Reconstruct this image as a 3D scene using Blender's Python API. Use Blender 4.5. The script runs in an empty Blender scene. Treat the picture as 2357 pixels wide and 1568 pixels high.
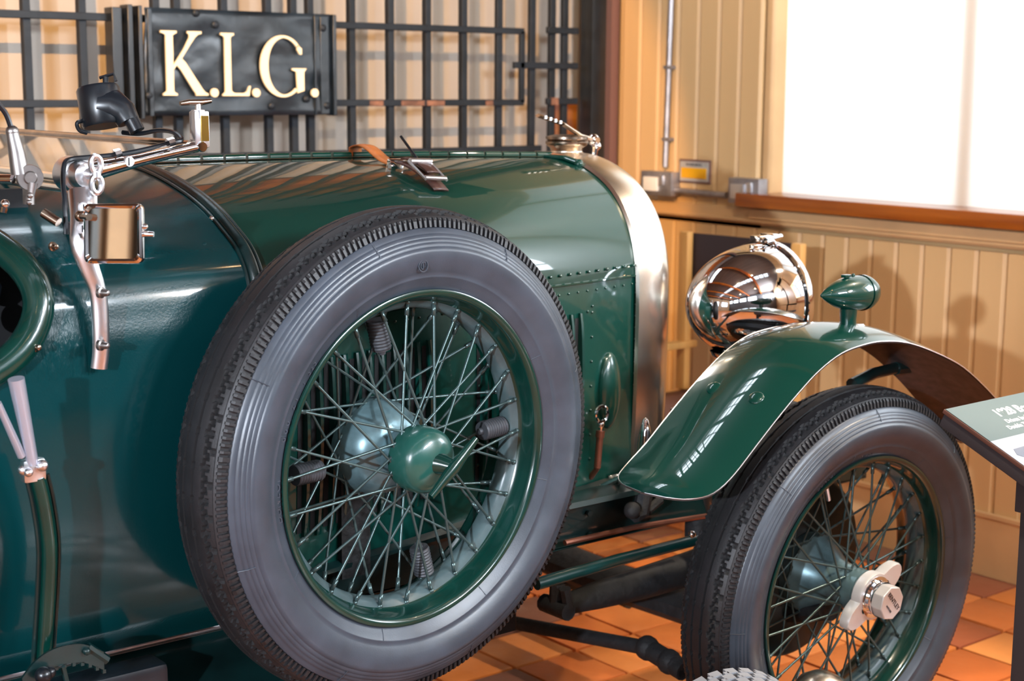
import bpy, bmesh, math, random
from mathutils.geometry import tessellate_polygon
from mathutils import Vector as V, Matrix as M, noise
random.seed(7)
PI = math.pi
sc = bpy.context.scene
COL = sc.collection

# ------------------------------------------------------------------ camera
HC = 1.437
yaw, pitch, roll = (math.radians(a) for a in (39.0155, 9.29996, 0.38769))
FW = V((math.sin(yaw)*math.cos(pitch), math.cos(yaw)*math.cos(pitch), -math.sin(pitch)))
r0 = V((math.cos(yaw), -math.sin(yaw), 0)); u0 = r0.cross(FW)
RT = r0*math.cos(roll) + u0*math.sin(roll); UP = -r0*math.sin(roll) + u0*math.cos(roll)
EYE = V((0, 0, HC)); FPX = 3600.0
cam = bpy.data.cameras.new('camera'); camo = bpy.data.objects.new('camera', cam); COL.objects.link(camo)
camo.matrix_world = M(((RT.x, UP.x, -FW.x, EYE.x), (RT.y, UP.y, -FW.y, EYE.y), (RT.z, UP.z, -FW.z, EYE.z), (0, 0, 0, 1)))
cam.sensor_width = 36; cam.lens = 36*FPX/2357; cam.clip_start = .05
cam.dof.use_dof = True; cam.dof.focus_distance = 2.62; cam.dof.aperture_fstop = 5.6
sc.camera = camo
# ------------------------------------------------------------------ look
sc.view_settings.view_transform = 'Standard'; sc.view_settings.look = 'None'
sc.view_settings.gamma = 1; sc.view_settings.exposure = 0.08; sc.view_settings.use_curve_mapping = False
# ------------------------------------------------------------------ world (bright overcast day outside)
w = bpy.data.worlds.new('world'); sc.world = w; w.use_nodes = True
w.node_tree.nodes['Background'].inputs[0].default_value = (.80, .90, 1.0, 1)
w.node_tree.nodes['Background'].inputs[1].default_value = 1.1

def light(name, kind, loc, target, energy, color, size=None, sizey=None, spot=None, blend=.3, rad=None):
    l = bpy.data.lights.new(name, kind); o = bpy.data.objects.new(name, l); COL.objects.link(o)
    o.location = loc; o.rotation_euler = (V(target)-V(loc)).to_track_quat('-Z', 'Y').to_euler()
    l.energy = energy; l.color = color
    if kind == 'AREA': l.shape = 'RECTANGLE'; l.size = size; l.size_y = sizey
    if kind == 'SPOT': l.spot_size = math.radians(spot); l.spot_blend = blend
    if rad is not None and kind in ('SPOT', 'POINT'): l.shadow_soft_size = rad
    return o
DAY = (.80, .90, 1.0); WARM = (1.0, .52, .14)
# daylight just outside the glazing: rear windows, side windows, the blind, and the two rooflights
for k in range(4):
    light('daylight', 'AREA', (-3.1+k*1.45, -3.22, 2.85), (-3.1+k*1.45, 0, 2.6), 25, DAY, 1.15, .9)
for k in range(2):
    light('daylight', 'AREA', (-3.72, -1.6+k*2.6, 2.05), (0, -1.6+k*2.6, 1.9), 45, DAY, 1.6, 1.3)
light('daylight', 'AREA', (4.35, 2.62, 1.95), (3, 2.62, 1.95), 22, DAY, 1.9, 1.8)
light('daylight', 'AREA', (4.30, .92, 1.72), (3, .92, 1.72), 52, DAY, .86, .85)
light('daylight', 'AREA', (4.20, -2.05, 2.85), (3, -2.05, 2.8), 1050, DAY, 1.6, .6)
light('daylight', 'AREA', (3.27, -3.22, 2.85), (3.27, 0, 2.7), 380, DAY, 1.1, .6)
light('daylight', 'AREA', (.3, .62, 3.86), (.3, .62, 0), 22, DAY, 6.6, .5)
light('daylight', 'AREA', (1.75, 3.94, 3.86), (1.75, 3.94, 0), 40, DAY, 1.7, .44)
# warm lamps of the gallery, an added floor spot and a daylight stand-in
light('gallery_and_fill_spot', 'SPOT', (0.0, 1.25, 3.1), (2.2, 4.3, 1.45), 1050, WARM, spot=39, blend=.15, rad=.012)
light('gallery_and_fill_spot', 'SPOT', (1.6, 1.0, 3.3), (3.95, 2.7, .8), 200, (1, .82, .58), spot=75, rad=.05)
light('gallery_and_fill_spot', 'SPOT', (3.75, 1.3, 2.9), (2.35, 2.75, 0), 260, (1, .84, .66), spot=42, rad=.05)  # added spot, brightens the floor tiles under the car
light('gallery_and_fill_spot', 'SPOT', (-2.6, -.6, 1.9), (2.7, 4.3, 1.45), 1100, (.80, .88, 1.0), spot=40, rad=.05)  # cool spot standing in for window daylight on the gate wall
for p in ((.6, -.9, 3.25), (2.2, -.6, 3.25), (-1.0, -.9, 3.25), (2.6, 1.3, 3.25)):
    light('gallery_lamp', 'POINT', p, (p[0], p[1], 0), 5, (1, .62, .3), rad=.03)

# ------------------------------------------------------------------ materials
def rgb(c):
    c = c.lstrip('#'); v = [int(c[i:i+2], 16)/255 for i in (0, 2, 4)]
    return tuple((x/12.92 if x <= .04045 else ((x+.055)/1.055)**2.4) for x in v)+(1,)
MATS = {}
def mat(name, col, rough=.5, metal=0, coat=0, bump=None, var=0, vscale=4, spec=None, trans=0, col2=None, stretch=(1,1,1), coatr=.03, rvar=0):
    m = bpy.data.materials.new(name); m.use_nodes = True; nt = m.node_tree; b = nt.nodes['Principled BSDF']
    c = rgb(col) if isinstance(col, str) else tuple(col)+(1,)
    b.inputs['Base Color'].default_value = c; b.inputs['Roughness'].default_value = rough; b.inputs['Metallic'].default_value = metal
    b.inputs['Coat Weight'].default_value = coat; b.inputs['Coat Roughness'].default_value = coatr
    if spec is not None: b.inputs['Specular IOR Level'].default_value = spec
    if trans: b.inputs['Transmission Weight'].default_value = trans
    tc = nt.nodes.new('ShaderNodeTexCoord'); mp = nt.nodes.new('ShaderNodeMapping'); mp.inputs['Scale'].default_value = stretch
    nt.links.new(tc.outputs['Object'], mp.inputs[0])
    if var or col2 or rvar:
        n = nt.nodes.new('ShaderNodeTexNoise'); n.inputs['Scale'].default_value = vscale; n.inputs['Detail'].default_value = 5
        nt.links.new(mp.outputs[0], n.inputs['Vector'])
        rp = nt.nodes.new('ShaderNodeValToRGB'); rp.color_ramp.elements[0].position = .35; rp.color_ramp.elements[1].position = .65
        d = rgb(col2) if col2 else tuple(x*(1-var) for x in c[:3])+(1,)
        rp.color_ramp.elements[0].color = d; rp.color_ramp.elements[1].color = c if col2 else tuple(min(1, x*(1+var)) for x in c[:3])+(1,)
        nt.links.new(n.outputs[0], rp.inputs[0]); nt.links.new(rp.outputs[0], b.inputs['Base Color'])
        if rvar:
            mr = nt.nodes.new('ShaderNodeMapRange'); mr.inputs[3].default_value = max(0, rough-rvar); mr.inputs[4].default_value = rough+rvar
            nt.links.new(n.outputs[0], mr.inputs[0]); nt.links.new(mr.outputs[0], b.inputs['Roughness'])
    if bump:
        n2 = nt.nodes.new('ShaderNodeTexNoise'); n2.inputs['Scale'].default_value = bump[0]; n2.inputs['Detail'].default_value = 4
        nt.links.new(mp.outputs[0], n2.inputs['Vector'])
        bp = nt.nodes.new('ShaderNodeBump'); bp.inputs['Strength'].default_value = bump[1]; bp.inputs['Distance'].default_value = bump[2]
        nt.links.new(n2.outputs[0], bp.inputs['Height']); nt.links.new(bp.outputs[0], b.inputs['Normal'])
    MATS[name] = m
    return m
green = mat('green_paint', (.001, .028, .020), .3, spec=.15, coat=1, bump=(3, .05, .02), coatr=.02)
greenside = mat('green_paint_panel', (.001, .038, .029), .3, coat=.8, bump=(9, .12, .02), coatr=.05)
cloth = mat('green_leathercloth', (.001, .027, .030), .25, coat=.5, coatr=.09, bump=(260, .2, .0015), rvar=.05, vscale=30, spec=.12)
wrink = mat('green_wrinkled_cloth', (.001, .027, .030), .25, coat=.5, coatr=.09, bump=(55, .6, .006), stretch=(2.2, 1, .6), spec=.12)
tubeg = mat('tube_green', (.002, .028, .026), .3, coat=.5)
beadm = mat('green_beading', (.003, .014, .014), .3, bump=(500, .3, .001))
wheelg = mat('green_wheel_enamel', (.001, .026, .019), .22, coat=.6, var=.15, vscale=20, coatr=.08)
spokem = mat('spoke_enamel', (.07, .11, .11), .28, metal=.6)
hubm = mat('hub_enamel', (.12, .20, .22), .32, metal=.4, var=.3, vscale=25)
gripm = mat('lever_steel', (.42, .43, .50), .28, metal=.6)
drumm = mat('drum_paint', (.006, .016, .017), .4, var=.4, vscale=14)
nutm = mat('nut_enamel', (.012, .07, .055), .28, coat=.5, coatr=.1)
wellm = mat('rim_well', (.065, .10, .105), .3, var=.25, vscale=18)
rubber = mat('tread_rubber', (.010, .0095, .011), .5, var=.35, vscale=18, bump=(300, .3, .001))
sidew = mat('sidewall_rubber', (.040, .049, .064), .36, var=.18, vscale=14, bump=(400, .2, .0006))
chrome = mat('chrome', (.86, .86, .88), .045, metal=1)
nickel = mat('nickel', (.90, .83, .72), .26, metal=1, bump=(8, .05, .01))
alu = mat('polished_aluminium', (.80, .80, .82), .30, metal=1)
satin = mat('satin_steel', (.78, .78, .80), .35, metal=.35)
dullal = mat('dull_aluminium', (.30, .28, .27), .38, metal=1, var=.2, vscale=30)
brass = mat('aged_brass', (.33, .25, .19), .25, metal=1, var=.3, vscale=20)
chassis = mat('chassis_green', (.002, .014, .014), .35, coat=.3, var=.4, vscale=8)
blackm = mat('black_metal', (.006, .008, .011), .3, var=.3, vscale=20)
greasy = mat('greasy_black', (.008, .008, .009), .7, var=.4, vscale=30, bump=(60, .5, .006))
dark = mat('dark_recess', (.006, .006, .007), .8)
iron = mat('gate_iron', (.007, .010, .015), .5, spec=.3, var=.35, vscale=12, bump=(40, .3, .003))
rust = mat('gate_rust', (.16, .07, .04), .7, var=.4, vscale=30)
signb = mat('sign_sheet', (.008, .014, .022), .36, var=.5, vscale=7, bump=(6, .5, .015))
cream = mat('cream_letter', '#f0d9b2', .5)
wallp = mat('wall_cream', (.36, .31, .26), .7, var=.05, vscale=3)
ceilm = mat('ceiling_boards', (.10, .068, .055), .5, var=.2, vscale=3, stretch=(.2, 3, 1))
farl = mat('tan_wall', '#8f6f4e', .7)
farw = mat('far_walls', (.06, .058, .06), .7)
boardm = mat('board_paint', '#c9a575', .5, var=.06, vscale=6, bump=(20, .08, .003), stretch=(1, 1, .15))
trimm = mat('trim_paint', '#c8a274', .5, var=.08, vscale=5)
brownp = mat('brown_paint', '#6b4a42', .5)
oakm = mat('varnished_oak', '#a85a17', .28, col2='#7a3608', vscale=5, stretch=(1, .35, 6), coat=.4, coatr=.15)
tilem = None
leather = mat('tan_leather', '#a05a28', .55, var=.25, vscale=25, bump=(120, .3, .002))
darkleather = mat('dark_leather', '#3a2019', .45, var=.3, vscale=25, bump=(120, .3, .002))
chairfab = mat('brown_fabric', '#2e2226', .8)
seatfab = mat('brown_seat', '#77544b', .6)
woodl = mat('pale_wood', '#cf9c5a', .5, var=.15, vscale=6, stretch=(3, 3, .4))
white = mat('white_plastic', '#d8d4cc', .4)
steel = mat('galvanised_steel', (.35, .33, .34), .4, metal=.8, var=.2, vscale=20)
yellow = mat('yellow_label', '#e0a008', .5)
greyt = mat('grey_label', '#a9a29a', .5)
leadm = mat('lead_wire', (.055, .058, .065), .55, metal=.4, bump=(1, 0, 0))
glass = mat('glass', (.95, .98, .97), .02, trans=1)
glass.node_tree.nodes['Principled BSDF'].inputs['IOR'].default_value = 1.45
mirror = mat('mirror_glass', (.8, .76, .7), .02, metal=1)
graym = mat('dark_grey_paint', (.05, .048, .06), .5)
boardgreen = mat('print_green', (.075, .115, .115), .45)
printw = mat('print_white', (.36, .38, .43), .45)
printt = mat('print_letter', (.85, .86, .86), .45)
printg = mat('print_grey', (.15, .165, .21), .45)
copper = mat('copper_tube', (.30, .12, .08), .35, metal=.8)
blockrub = mat('pale_tread_rubber', (.33, .34, .37), .5)
underm = mat('wing_underside', (.045, .026, .022), .6, var=.4, vscale=40)  # mottled brown for the underside of the wings
# floor tile: one material, tone differs tile by tile
tilem = mat('terracotta', '#b8592a', .34, bump=(14, .3, .01), coat=.35, coatr=.16)
nt = tilem.node_tree; oi = nt.nodes.new('ShaderNodeObjectInfo'); rp = nt.nodes.new('ShaderNodeValToRGB')
e = rp.color_ramp.elements; e[0].color = rgb('#a8552f'); e[0].position = 0; e[1].color = rgb('#ec9a54'); e[1].position = 1
for pos, c in ((.08, '#6f5248'), (.14, '#cc6c34'), (.5, '#de8440'), (.75, '#d2763c')):
    q = e.new(pos); q.color = rgb(c)
tn = nt.nodes.new('ShaderNodeTexNoise'); tn.inputs['Scale'].default_value = 6; tn.inputs['Detail'].default_value = 4
tcn = nt.nodes.new('ShaderNodeTexCoord'); nt.links.new(tcn.outputs['Generated'], tn.inputs['Vector'])
mx = nt.nodes.new('ShaderNodeMixRGB'); mx.blend_type = 'MULTIPLY'; mx.inputs[0].default_value = .12
nt.links.new(oi.outputs['Random'], rp.inputs[0]); nt.links.new(rp.outputs[0], mx.inputs[1]); nt.links.new(tn.outputs[0], mx.inputs[2])
nt.links.new(mx.outputs[0], nt.nodes['Principled BSDF'].inputs['Base Color'])
grout = mat('grout', '#33241d', .8)
# roller blind: cloth that lets daylight through
blindm = bpy.data.materials.new('blind_cloth'); blindm.use_nodes = True; nt = blindm.node_tree; nt.nodes.clear()
out = nt.nodes.new('ShaderNodeOutputMaterial'); ms = nt.nodes.new('ShaderNodeMixShader'); tr = nt.nodes.new('ShaderNodeBsdfTranslucent'); df = nt.nodes.new('ShaderNodeBsdfDiffuse')
tr.inputs[0].default_value = (.95, .93, .88, 1); df.inputs[0].default_value = (.85, .8, .72, 1); ms.inputs[0].default_value = .35
nt.links.new(tr.outputs[0], ms.inputs[1]); nt.links.new(df.outputs[0], ms.inputs[2]); nt.links.new(ms.outputs[0], out.inputs[0])

# ------------------------------------------------------------------ mesh helpers
class MB:
    def __init__(s): s.v = []; s.f = []; s.m = []; s.sm = []
    def add(s, vs, fs, m=0, smooth=True):
        o = len(s.v); s.v += [tuple(v) for v in vs]; s.f += [tuple(i+o for i in f) for f in fs]; s.m += [m]*len(fs); s.sm += [smooth]*len(fs)
    def box(s, c, d, X=None, rot=None, m=0, bev=0):
        c = V(c); h = V(d)/2
        if bev:
            bm = bmesh.new(); bmesh.ops.create_cube(bm, size=1); bmesh.ops.scale(bm, vec=V(d), verts=bm.verts)
            bmesh.ops.bevel(bm, geom=list(bm.edges), offset=bev, segments=2, affect='EDGES', profile=.6)
            vs = [v.co.copy() for v in bm.verts]; bm.verts.index_update(); fs = [[v.index for v in f.verts] for f in bm.faces]; bm.free()
        else:
            vs = [V((x*h.x, y*h.y, z*h.z)) for x in (-1, 1) for y in (-1, 1) for z in (-1, 1)]
            fs = [(0, 1, 3, 2), (4, 6, 7, 5), (0, 4, 5, 1), (2, 3, 7, 6), (0, 2, 6, 4), (1, 5, 7, 3)]
        if rot is not None: vs = [rot @ v for v in vs]
        s.add([v+c for v in vs], fs, m, False)
    def tube(s, pts, r, n=12, m=0, cap=True, flat=None):
        pts = [V(p) for p in pts]; rr = r if isinstance(r, (list, tuple)) else [r]*len(pts)
        vs = []; prev = None
        for i, p in enumerate(pts):
            t = (pts[min(i+1, len(pts)-1)]-pts[max(i-1, 0)]).normalized()
            if prev is None:
                a = V((0, 0, 1)) if abs(t.z) < .9 else V((1, 0, 0)); prev = (a - t*a.dot(t)).normalized()
            else: prev = (prev - t*prev.dot(t)).normalized()
            b = t.cross(prev)
            for k in range(n):
                q = 2*PI*k/n; x, y = math.cos(q)*rr[i], math.sin(q)*rr[i]
                if flat: x *= flat
                vs.append(p+prev*x+b*y)
        fs = []
        for i in range(len(pts)-1):
            for k in range(n):
                k2 = (k+1) % n; fs.append((i*n+k, i*n+k2, (i+1)*n+k2, (i+1)*n+k))
        if cap: fs.append(tuple(range(n))[::-1]); fs.append(tuple((len(pts)-1)*n+k for k in range(n)))
        s.add(vs, fs, m)
    def lathe(s, prof, mtx=M(), n=32, m=0, closed=False, arc=2*PI):
        # prof: (radius, height) turned about the local z axis
        vs = []; full = abs(arc-2*PI) < 1e-6; N = n if full else n+1
        for k in range(N):
            q = arc*k/n
            for r, h in prof: vs.append(mtx @ V((r*math.cos(q), r*math.sin(q), h)))
        L = len(prof); fs = []
        for k in range(n):
            k2 = (k+1) % N
            for i in range(L-1 if not closed else L):
                j = (i+1) % L; fs.append((k*L+i, k2*L+i, k2*L+j, k*L+j))
        s.add(vs, fs, m)
    def grid(s, rows, m=0, closed=False, smooth=True):
        n = len(rows[0]); vs = [p for r in rows for p in r]; fs = []
        for i in range(len(rows)-1):
            for k in range(n if closed else n-1):
                k2 = (k+1) % n; fs.append((i*n+k, i*n+k2, (i+1)*n+k2, (i+1)*n+k))
        s.add(vs, fs, m, smooth)
    def ball(s, c, r, m=0, n=12, mtx=None, sc_=(1, 1, 1)):
        prof = [(r*math.sin(PI*i/(n//2+2)), -r*math.cos(PI*i/(n//2+2))) for i in range(n//2+3)]
        T = M.Translation(c) @ (mtx or M()) @ M.Diagonal(V(sc_).to_4d())
        s.lathe(prof, T, n, m)
    def prism(s, poly, mtx, t, m=0, holes=False):
        # poly: 2-D outline in local xy, thickness t along local z
        n = len(poly); a = [mtx @ V((x, y, 0)) for x, y in poly]; b = [mtx @ V((x, y, t)) for x, y in poly]
        fs = [tuple(range(n))[::-1], tuple(n+i for i in range(n))]+[(i, (i+1) % n, n+(i+1) % n, n+i) for i in range(n)]
        s.add(a+b, fs, m, False)
    def build(s, name, mats, parent=None, solid=0, subd=0, bevel=0, autos=True):
        me = bpy.data.meshes.new(name); me.from_pydata(s.v, [], s.f)
        for mm in (mats if isinstance(mats, (list, tuple)) else [mats]): me.materials.append(mm)
        me.polygons.foreach_set('material_index', s.m); me.polygons.foreach_set('use_smooth', s.sm)
        bm = bmesh.new(); bm.from_mesh(me); bmesh.ops.remove_doubles(bm, verts=bm.verts, dist=1e-6)
        bmesh.ops.recalc_face_normals(bm, faces=bm.faces); bm.to_mesh(me); bm.free(); me.update()
        if autos:
            try: me.set_sharp_from_angle(angle=math.radians(40))
            except Exception: pass
        o = bpy.data.objects.new(name, me); COL.objects.link(o)
        if parent: o.parent = parent
        if solid: q = o.modifiers.new('s', 'SOLIDIFY'); q.thickness = solid; q.offset = 0
        if bevel: q = o.modifiers.new('b', 'BEVEL'); q.width = bevel; q.segments = 2; q.limit_method = 'ANGLE'
        if subd: q = o.modifiers.new('d', 'SUBSURF'); q.levels = subd; q.render_levels = subd
        return o
def thing(name, label, cat, group=None, loc=(0, 0, 0)):
    o = bpy.data.objects.new(name, None); COL.objects.link(o); o.location = loc; tag(o, label, cat, group); return o
def tag(o, label, cat=None, group=None):
    o['label'] = label
    if cat: o['category'] = cat
    if group: o['group'] = group
    return o
def empty(name, parent, mtx=None):
    o = bpy.data.objects.new(name, None); COL.objects.link(o); o.parent = parent
    if mtx is not None: o.matrix_basis = mtx
    return o
def frame(o, z, x=None):
    z = V(z).normalized(); x = V(x) if x is not None else (V((1, 0, 0)) if abs(z.x) < .9 else V((0, 1, 0)))
    x = (x - z*x.dot(z)).normalized(); y = z.cross(x)
    return M(((x.x, y.x, z.x, o[0]), (x.y, y.y, z.y, o[1]), (x.z, y.z, z.z, o[2]), (0, 0, 0, 1)))
def ray(x, y): return FW + RT*((x-1178.5)/FPX) - UP*((y-784)/FPX)
def at(x, y, X=None, Y=None, Z=None):      # point of the real place seen at (x, y) of the photo, at a known X, Y or height
    d = ray(x, y); t = (X/d.x) if X is not None else (Y/d.y) if Y is not None else ((Z-HC)/d.z)
    return EYE + d*t
def spline(pts, n):
    pts = [V(p) for p in pts]; P = [pts[0]*2-pts[1]]+pts+[pts[-1]*2-pts[-2]]; o = []
    for i in range(1, len(P)-2):
        for k in range(n):
            t = k/n; a, b, c, d = P[i-1:i+3]
            o.append(.5*((2*b)+(c-a)*t+(2*a-5*b+4*c-d)*t*t+(3*b-a-3*c+d)*t**3))
    return o+[pts[-1].copy()]
def lerp(a, b, t): return a+(b-a)*t

# ================================================================== SETTING
def struct(o, label=None):
    o['kind'] = 'structure'
    if label: o['label'] = label
    return o
b = MB(); b.box((.2, .5, -.05), (8.4, 8.4, .06)); floor = struct(b.build('floor', grout), 'floor laid with square terracotta quarry tiles')
S = .2; ox, oy = 2.355, 2.884
tm = MB(); tm.box((0, 0, -.011), (S-.010, S-.010, .022), bev=.003); tile0 = tm.build('tile', tilem, floor)
first = True; rest = MB()
for i in range(-31, 9):
    for j in range(-30, 9):
        x, y = ox+(i+.5)*S, oy+(j+.5)*S
        if x > 3.9 or y > 4.3 or y < -3 or x < -3.6: continue
        if x > 1.35 and y > 1.15:
            t = tile0 if first else tile0.copy()
            if not first: COL.objects.link(t); t.parent = floor
            first = False
            t.location = (x, y, random.uniform(-.0012, .0012)); t.rotation_euler = (random.uniform(-.003, .003), random.uniform(-.003, .003), random.choice((0, 1, 2, 3))*PI/2)
        else: rest.box((x, y, -.011), (S-.007, S-.007, .022))
ro = rest.build('tile_field', tilem, floor); ro['kind'] = 'stuff'

# window wall (x = 3.95), matchboarded
WX = 3.95
b = MB()
b.box((WX+.11, 1.9, .5), (.2, 5.2, 1.0)); b.box((WX+.11, 3.93, 2.1), (.2, .74, 2.4)); b.box((WX+.11, -.1, 2.1), (.2, .9, 2.4)); b.box((WX+.11, -1.6, 1.75), (.2, 2.4, 1.6)); b.box((WX+.11, -.85, 2.9), (.2, .8, 1.0)); b.box((WX+.11, 1.9, 3.25), (.2, 5.2, .5))
b.box((WX+.11, -2.9, 1.7), (.2, .3, 3.6)); b.box((WX+.11, -1.6, 3.4), (.2, 2.6, .4)); b.box((WX+.11, -1.8, .5), (.2, 2.6, 1.0))
b.box((WX+.11, .87, 2.6), (.2, .95, .85)); b.box((WX+.11, .87, 1.16), (.2, .95, .26))
wall_right = struct(b.build('wall_right', boardm), 'matchboarded ochre wall with the window')
pitchb = .0965
def board(z0, z1):
    m_ = MB(); h = z1-z0; wv = pitchb-.004; p = [(-wv/2, 0), (-wv/2, -.006), (-wv/2+.006, -.010), (-wv/2+.010, -.0125), (wv/2-.006, -.0125), (wv/2, -.008), (wv/2, 0)]
    vs = [(WX+x, y, z) for z in (z0, z1) for y, x in p]; n = len(p)
    m_.add(vs, [(i, (i+1) % n, n+(i+1) % n, n+i) for i in range(n)]+[tuple(range(n))[::-1], tuple(range(n, 2*n))], 0, False)
    return m_.build('board', boardm, wall_right, autos=False)
lo = board(.19, .965); up = board(1.02, 3.0)
y = 4.26 - pitchb/2; k = 0; fl_, fu = True, True
y = 2.98 + .001 + pitchb/2 + pitchb*13
while y > .6:
    if y < 4.28:
        o = lo if fl_ else lo.copy()
        if not fl_: COL.objects.link(o); o.parent = wall_right
        fl_ = False; o.location.y = y
    y -= pitchb
y = 4.235 - pitchb/2 + pitchb*0
while y > 3.57:
    o = up if fu else up.copy()
    if not fu: COL.objects.link(o); o.parent = wall_right
    fu = False; o.location.y = y; y -= pitchb
b = MB(); b.box((WX-.011, 2.4, .09), (.03, 3.9, .18)); b.box((WX-.013, 2.4, .185), (.034, 3.9, .012))
struct(b.build('baseboard_right', trimm), 'ochre skirting board under the window wall')
b = MB(); b.box((WX-.012, 2.35, 1.005), (.03, 3.4, .05)); b.box((WX-.018, 2.35, .992), (.034, 3.42, .012)); b.box((WX-.022, 2.1, 1.015), (.035, 2.95, .035))
b.box((WX-.010, 4.15, 1.0), (.018, .16, .04))
struct(b.build('trim_1', trimm, bevel=.003), 'ochre dado rail below the window sill')
# window
win = struct(MB().build('window_1', trimm), 'window with a pale roller blind lit by daylight')
def part(mb, name, m, parent, **k): return mb.build(name, m, parent, **k)
b = MB()
b.box((WX+.12, 3.56, 2.05), (.22, .06, 2.0)); b.box((WX+.1, .35, 2.05), (.24, .07, 2.0)); b.box((WX+.1, 2.0, 3.03), (.24, 3.3, .08)); b.box((WX+.1, 2.0, 1.045), (.24, 3.3, .06))
part(b, 'window_frame', trimm, win, bevel=.012)
b = MB()
for yy in (2.82, 1.75): b.box((WX+.115, yy, 2.05), (.04, .055, 2.0), m=0)
part(b, 'mullion', trimm, win)
b = MB()
for yy in (3.18, 2.3, 1.2): b.box((WX+.21, yy, 2.05), (.02, .02, 2.0))
for zz in (1.42, 1.85, 2.3): b.box((WX+.21, 2.0, zz), (.02, 3.2, .022))
part(b, 'glazing_bar', trimm, win)
b = MB(); b.grid([[V((WX+.075+.003*math.sin(yy*9+zz*2), yy, zz)) for zz in [1.075+i*.1 for i in range(20)]] for yy in [1.36+j*.1 for j in range(22)]+[3.545]])
part(b, 'roller_blind', blindm, win)
b = MB(); b.box((WX+.0, 1.98, 1.062), (.15, 3.25, .046), bev=.006); struct(part(b, 'trim_2', oakm, None), 'varnished timber window sill')

b = MB()
for i in range(7): b.box((WX+.08, -2.75+i*.383, 2.62), (.04, .04 if i % 3 else .09, 1.15))
for i in range(4): b.box((WX+.08, -1.6, 2.07+i*.37), (.04, 2.4, .03))
struct(b.build('window_5', brownp), 'unshaded window farther along the same wall')
b = MB(); b.box((0, 4.285, 3.33), (7.8, .03, .66)); struct(b.build('trim_9', ceilm), 'dark boarding added above the frieze to darken the wing reflection')  # unseen boarding added so the wings reflect a darker wall top
b = MB(); b.box((0, 4.285, 2.66), (7.8, .03, .66)); struct(b.build('trim_7', oakm), 'wide varnished timber frieze above the gate')
b = MB()
for y_ in (-.52, -.40, -.16): b.box((-3.47, y_, 2.0), (.06, .035, 3.2))
b.box((-3.47, -.28, 2.0), (.03, .10, 3.0), m=1); struct(b.build('trim_8', [blackm, trimm]), 'dark posts added on the far left wall for the mirror to reflect')  # unseen posts and pale strip added as bars in the mirror
# gate wall, other walls, ceiling
b = MB(); b.box((-.0, 4.4, 1.9), (8, .2, 3.9)); struct(b.build('wall_back', wallp), 'cream panelled wall behind the iron gate')
b = MB(); b.box((3.895, 4.275, 1.9), (.085, .05, 3.9)); struct(b.build('trim_3', brownp, bevel=.004), 'brown painted corner moulding')
b = MB(); b.box((3.782, 4.22, 1.9), (.066, .066, 3.8), bev=.004); struct(b.build('trim_4', blackm), 'dark square upright post in the corner')
b = MB(); b.box((3.70, 4.28, .68), (.10, .03, 1.4), bev=.004); struct(b.build('trim_5', oakm), 'varnished wooden upright beside the dark post')
b = MB()
b.box((.2, -3.1, 1.2), (8.4, .2, 2.4)); b.box((.2, -3.1, 3.5), (8.4, .2, .4))
for k in range(4): b.box((-3.825+k*1.45, -3.1, 2.85), (.30, .2, .9))
b.box((2.27, -3.1, 2.85), (.9, .2, .9)); b.box((4.0, -3.1, 2.85), (.34, .2, .9)); b.box((3.27, -3.1, 2.45), (1.1, .2, .22)); b.box((3.27, -3.1, 3.25), (1.1, .2, .22))
struct(b.build('wall_front', farw), 'wall with a row of high windows')
b = MB()
for k in range(5):
    x = (-3.1+k*1.45) if k < 4 else 3.27
    for i in range(5): b.box((x-.575+i*.2875, -3.05, 2.85), (.028, .04, .9))
    for i in range(4): b.box((x, -3.05, 2.42+i*.29), (1.15, .04, .028))
wf = b.build('window_2', brownp); struct(wf, 'row of windows with many small panes')
b = MB()
b.box((-3.6, .5, .65), (.2, 8, 1.3)); b.box((-3.6, .5, 3.25), (.2, 8, 1.0))
for c, d in ((-3.0, .9), (-.3, .9), (2.6, 2.3), (4.2, .6)): b.box((-3.6, c, 2.05), (.2, d, 1.5))
struct(b.build('wall_left', farl), 'wall with two windows')
b = MB()
for k in range(2):
    y = -1.6+k*2.6
    for i in range(5): b.box((-3.55, y-.85+i*.425, 2.05), (.04, .03, 1.5))
    for i in range(4): b.box((-3.55, y, 1.35+i*.46), (.04, 1.8, .03))
struct(b.build('window_3', brownp), 'pair of windows with small panes')
b = MB()
for y0_, y1_ in ((-3.7, .37), (.87, 3.72), (4.16, 4.7)): b.box((.2, (y0_+y1_)/2, 3.7), (8.4, y1_-y0_, .1))
b.box((3.9, .62, 3.7), (.7, .5, .1)); b.box((-3.6, .62, 3.7), (.8, .5, .1)); b.box((3.55, 3.94, 3.7), (1.9, .44, .1)); b.box((-1.65, 3.94, 3.7), (5.1, .44, .1))
struct(b.build('ceiling', ceilm), 'boarded brown ceiling with rooflights')
b = MB()
for yy, wy in ((.62, .5), (3.94, .44)):
    for i in range(46): b.box((-3.1+i*.15, yy, 3.70), (.014 if i % 2 else .06, wy, .03))
    b.box((.2, yy-.07, 3.70), (7, .014, .03)); b.box((.2, yy+.07, 3.70), (7, .014, .03))
struct(b.build('window_4', brownp), 'rooflights with glazing bars')
b = MB()
for k in range(4): b.box((-2.3+k*1.6, .6, 3.56), (.14, 7.6, .22))
struct(b.build('trim_6', oakm), 'timber ceiling beams')

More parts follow.
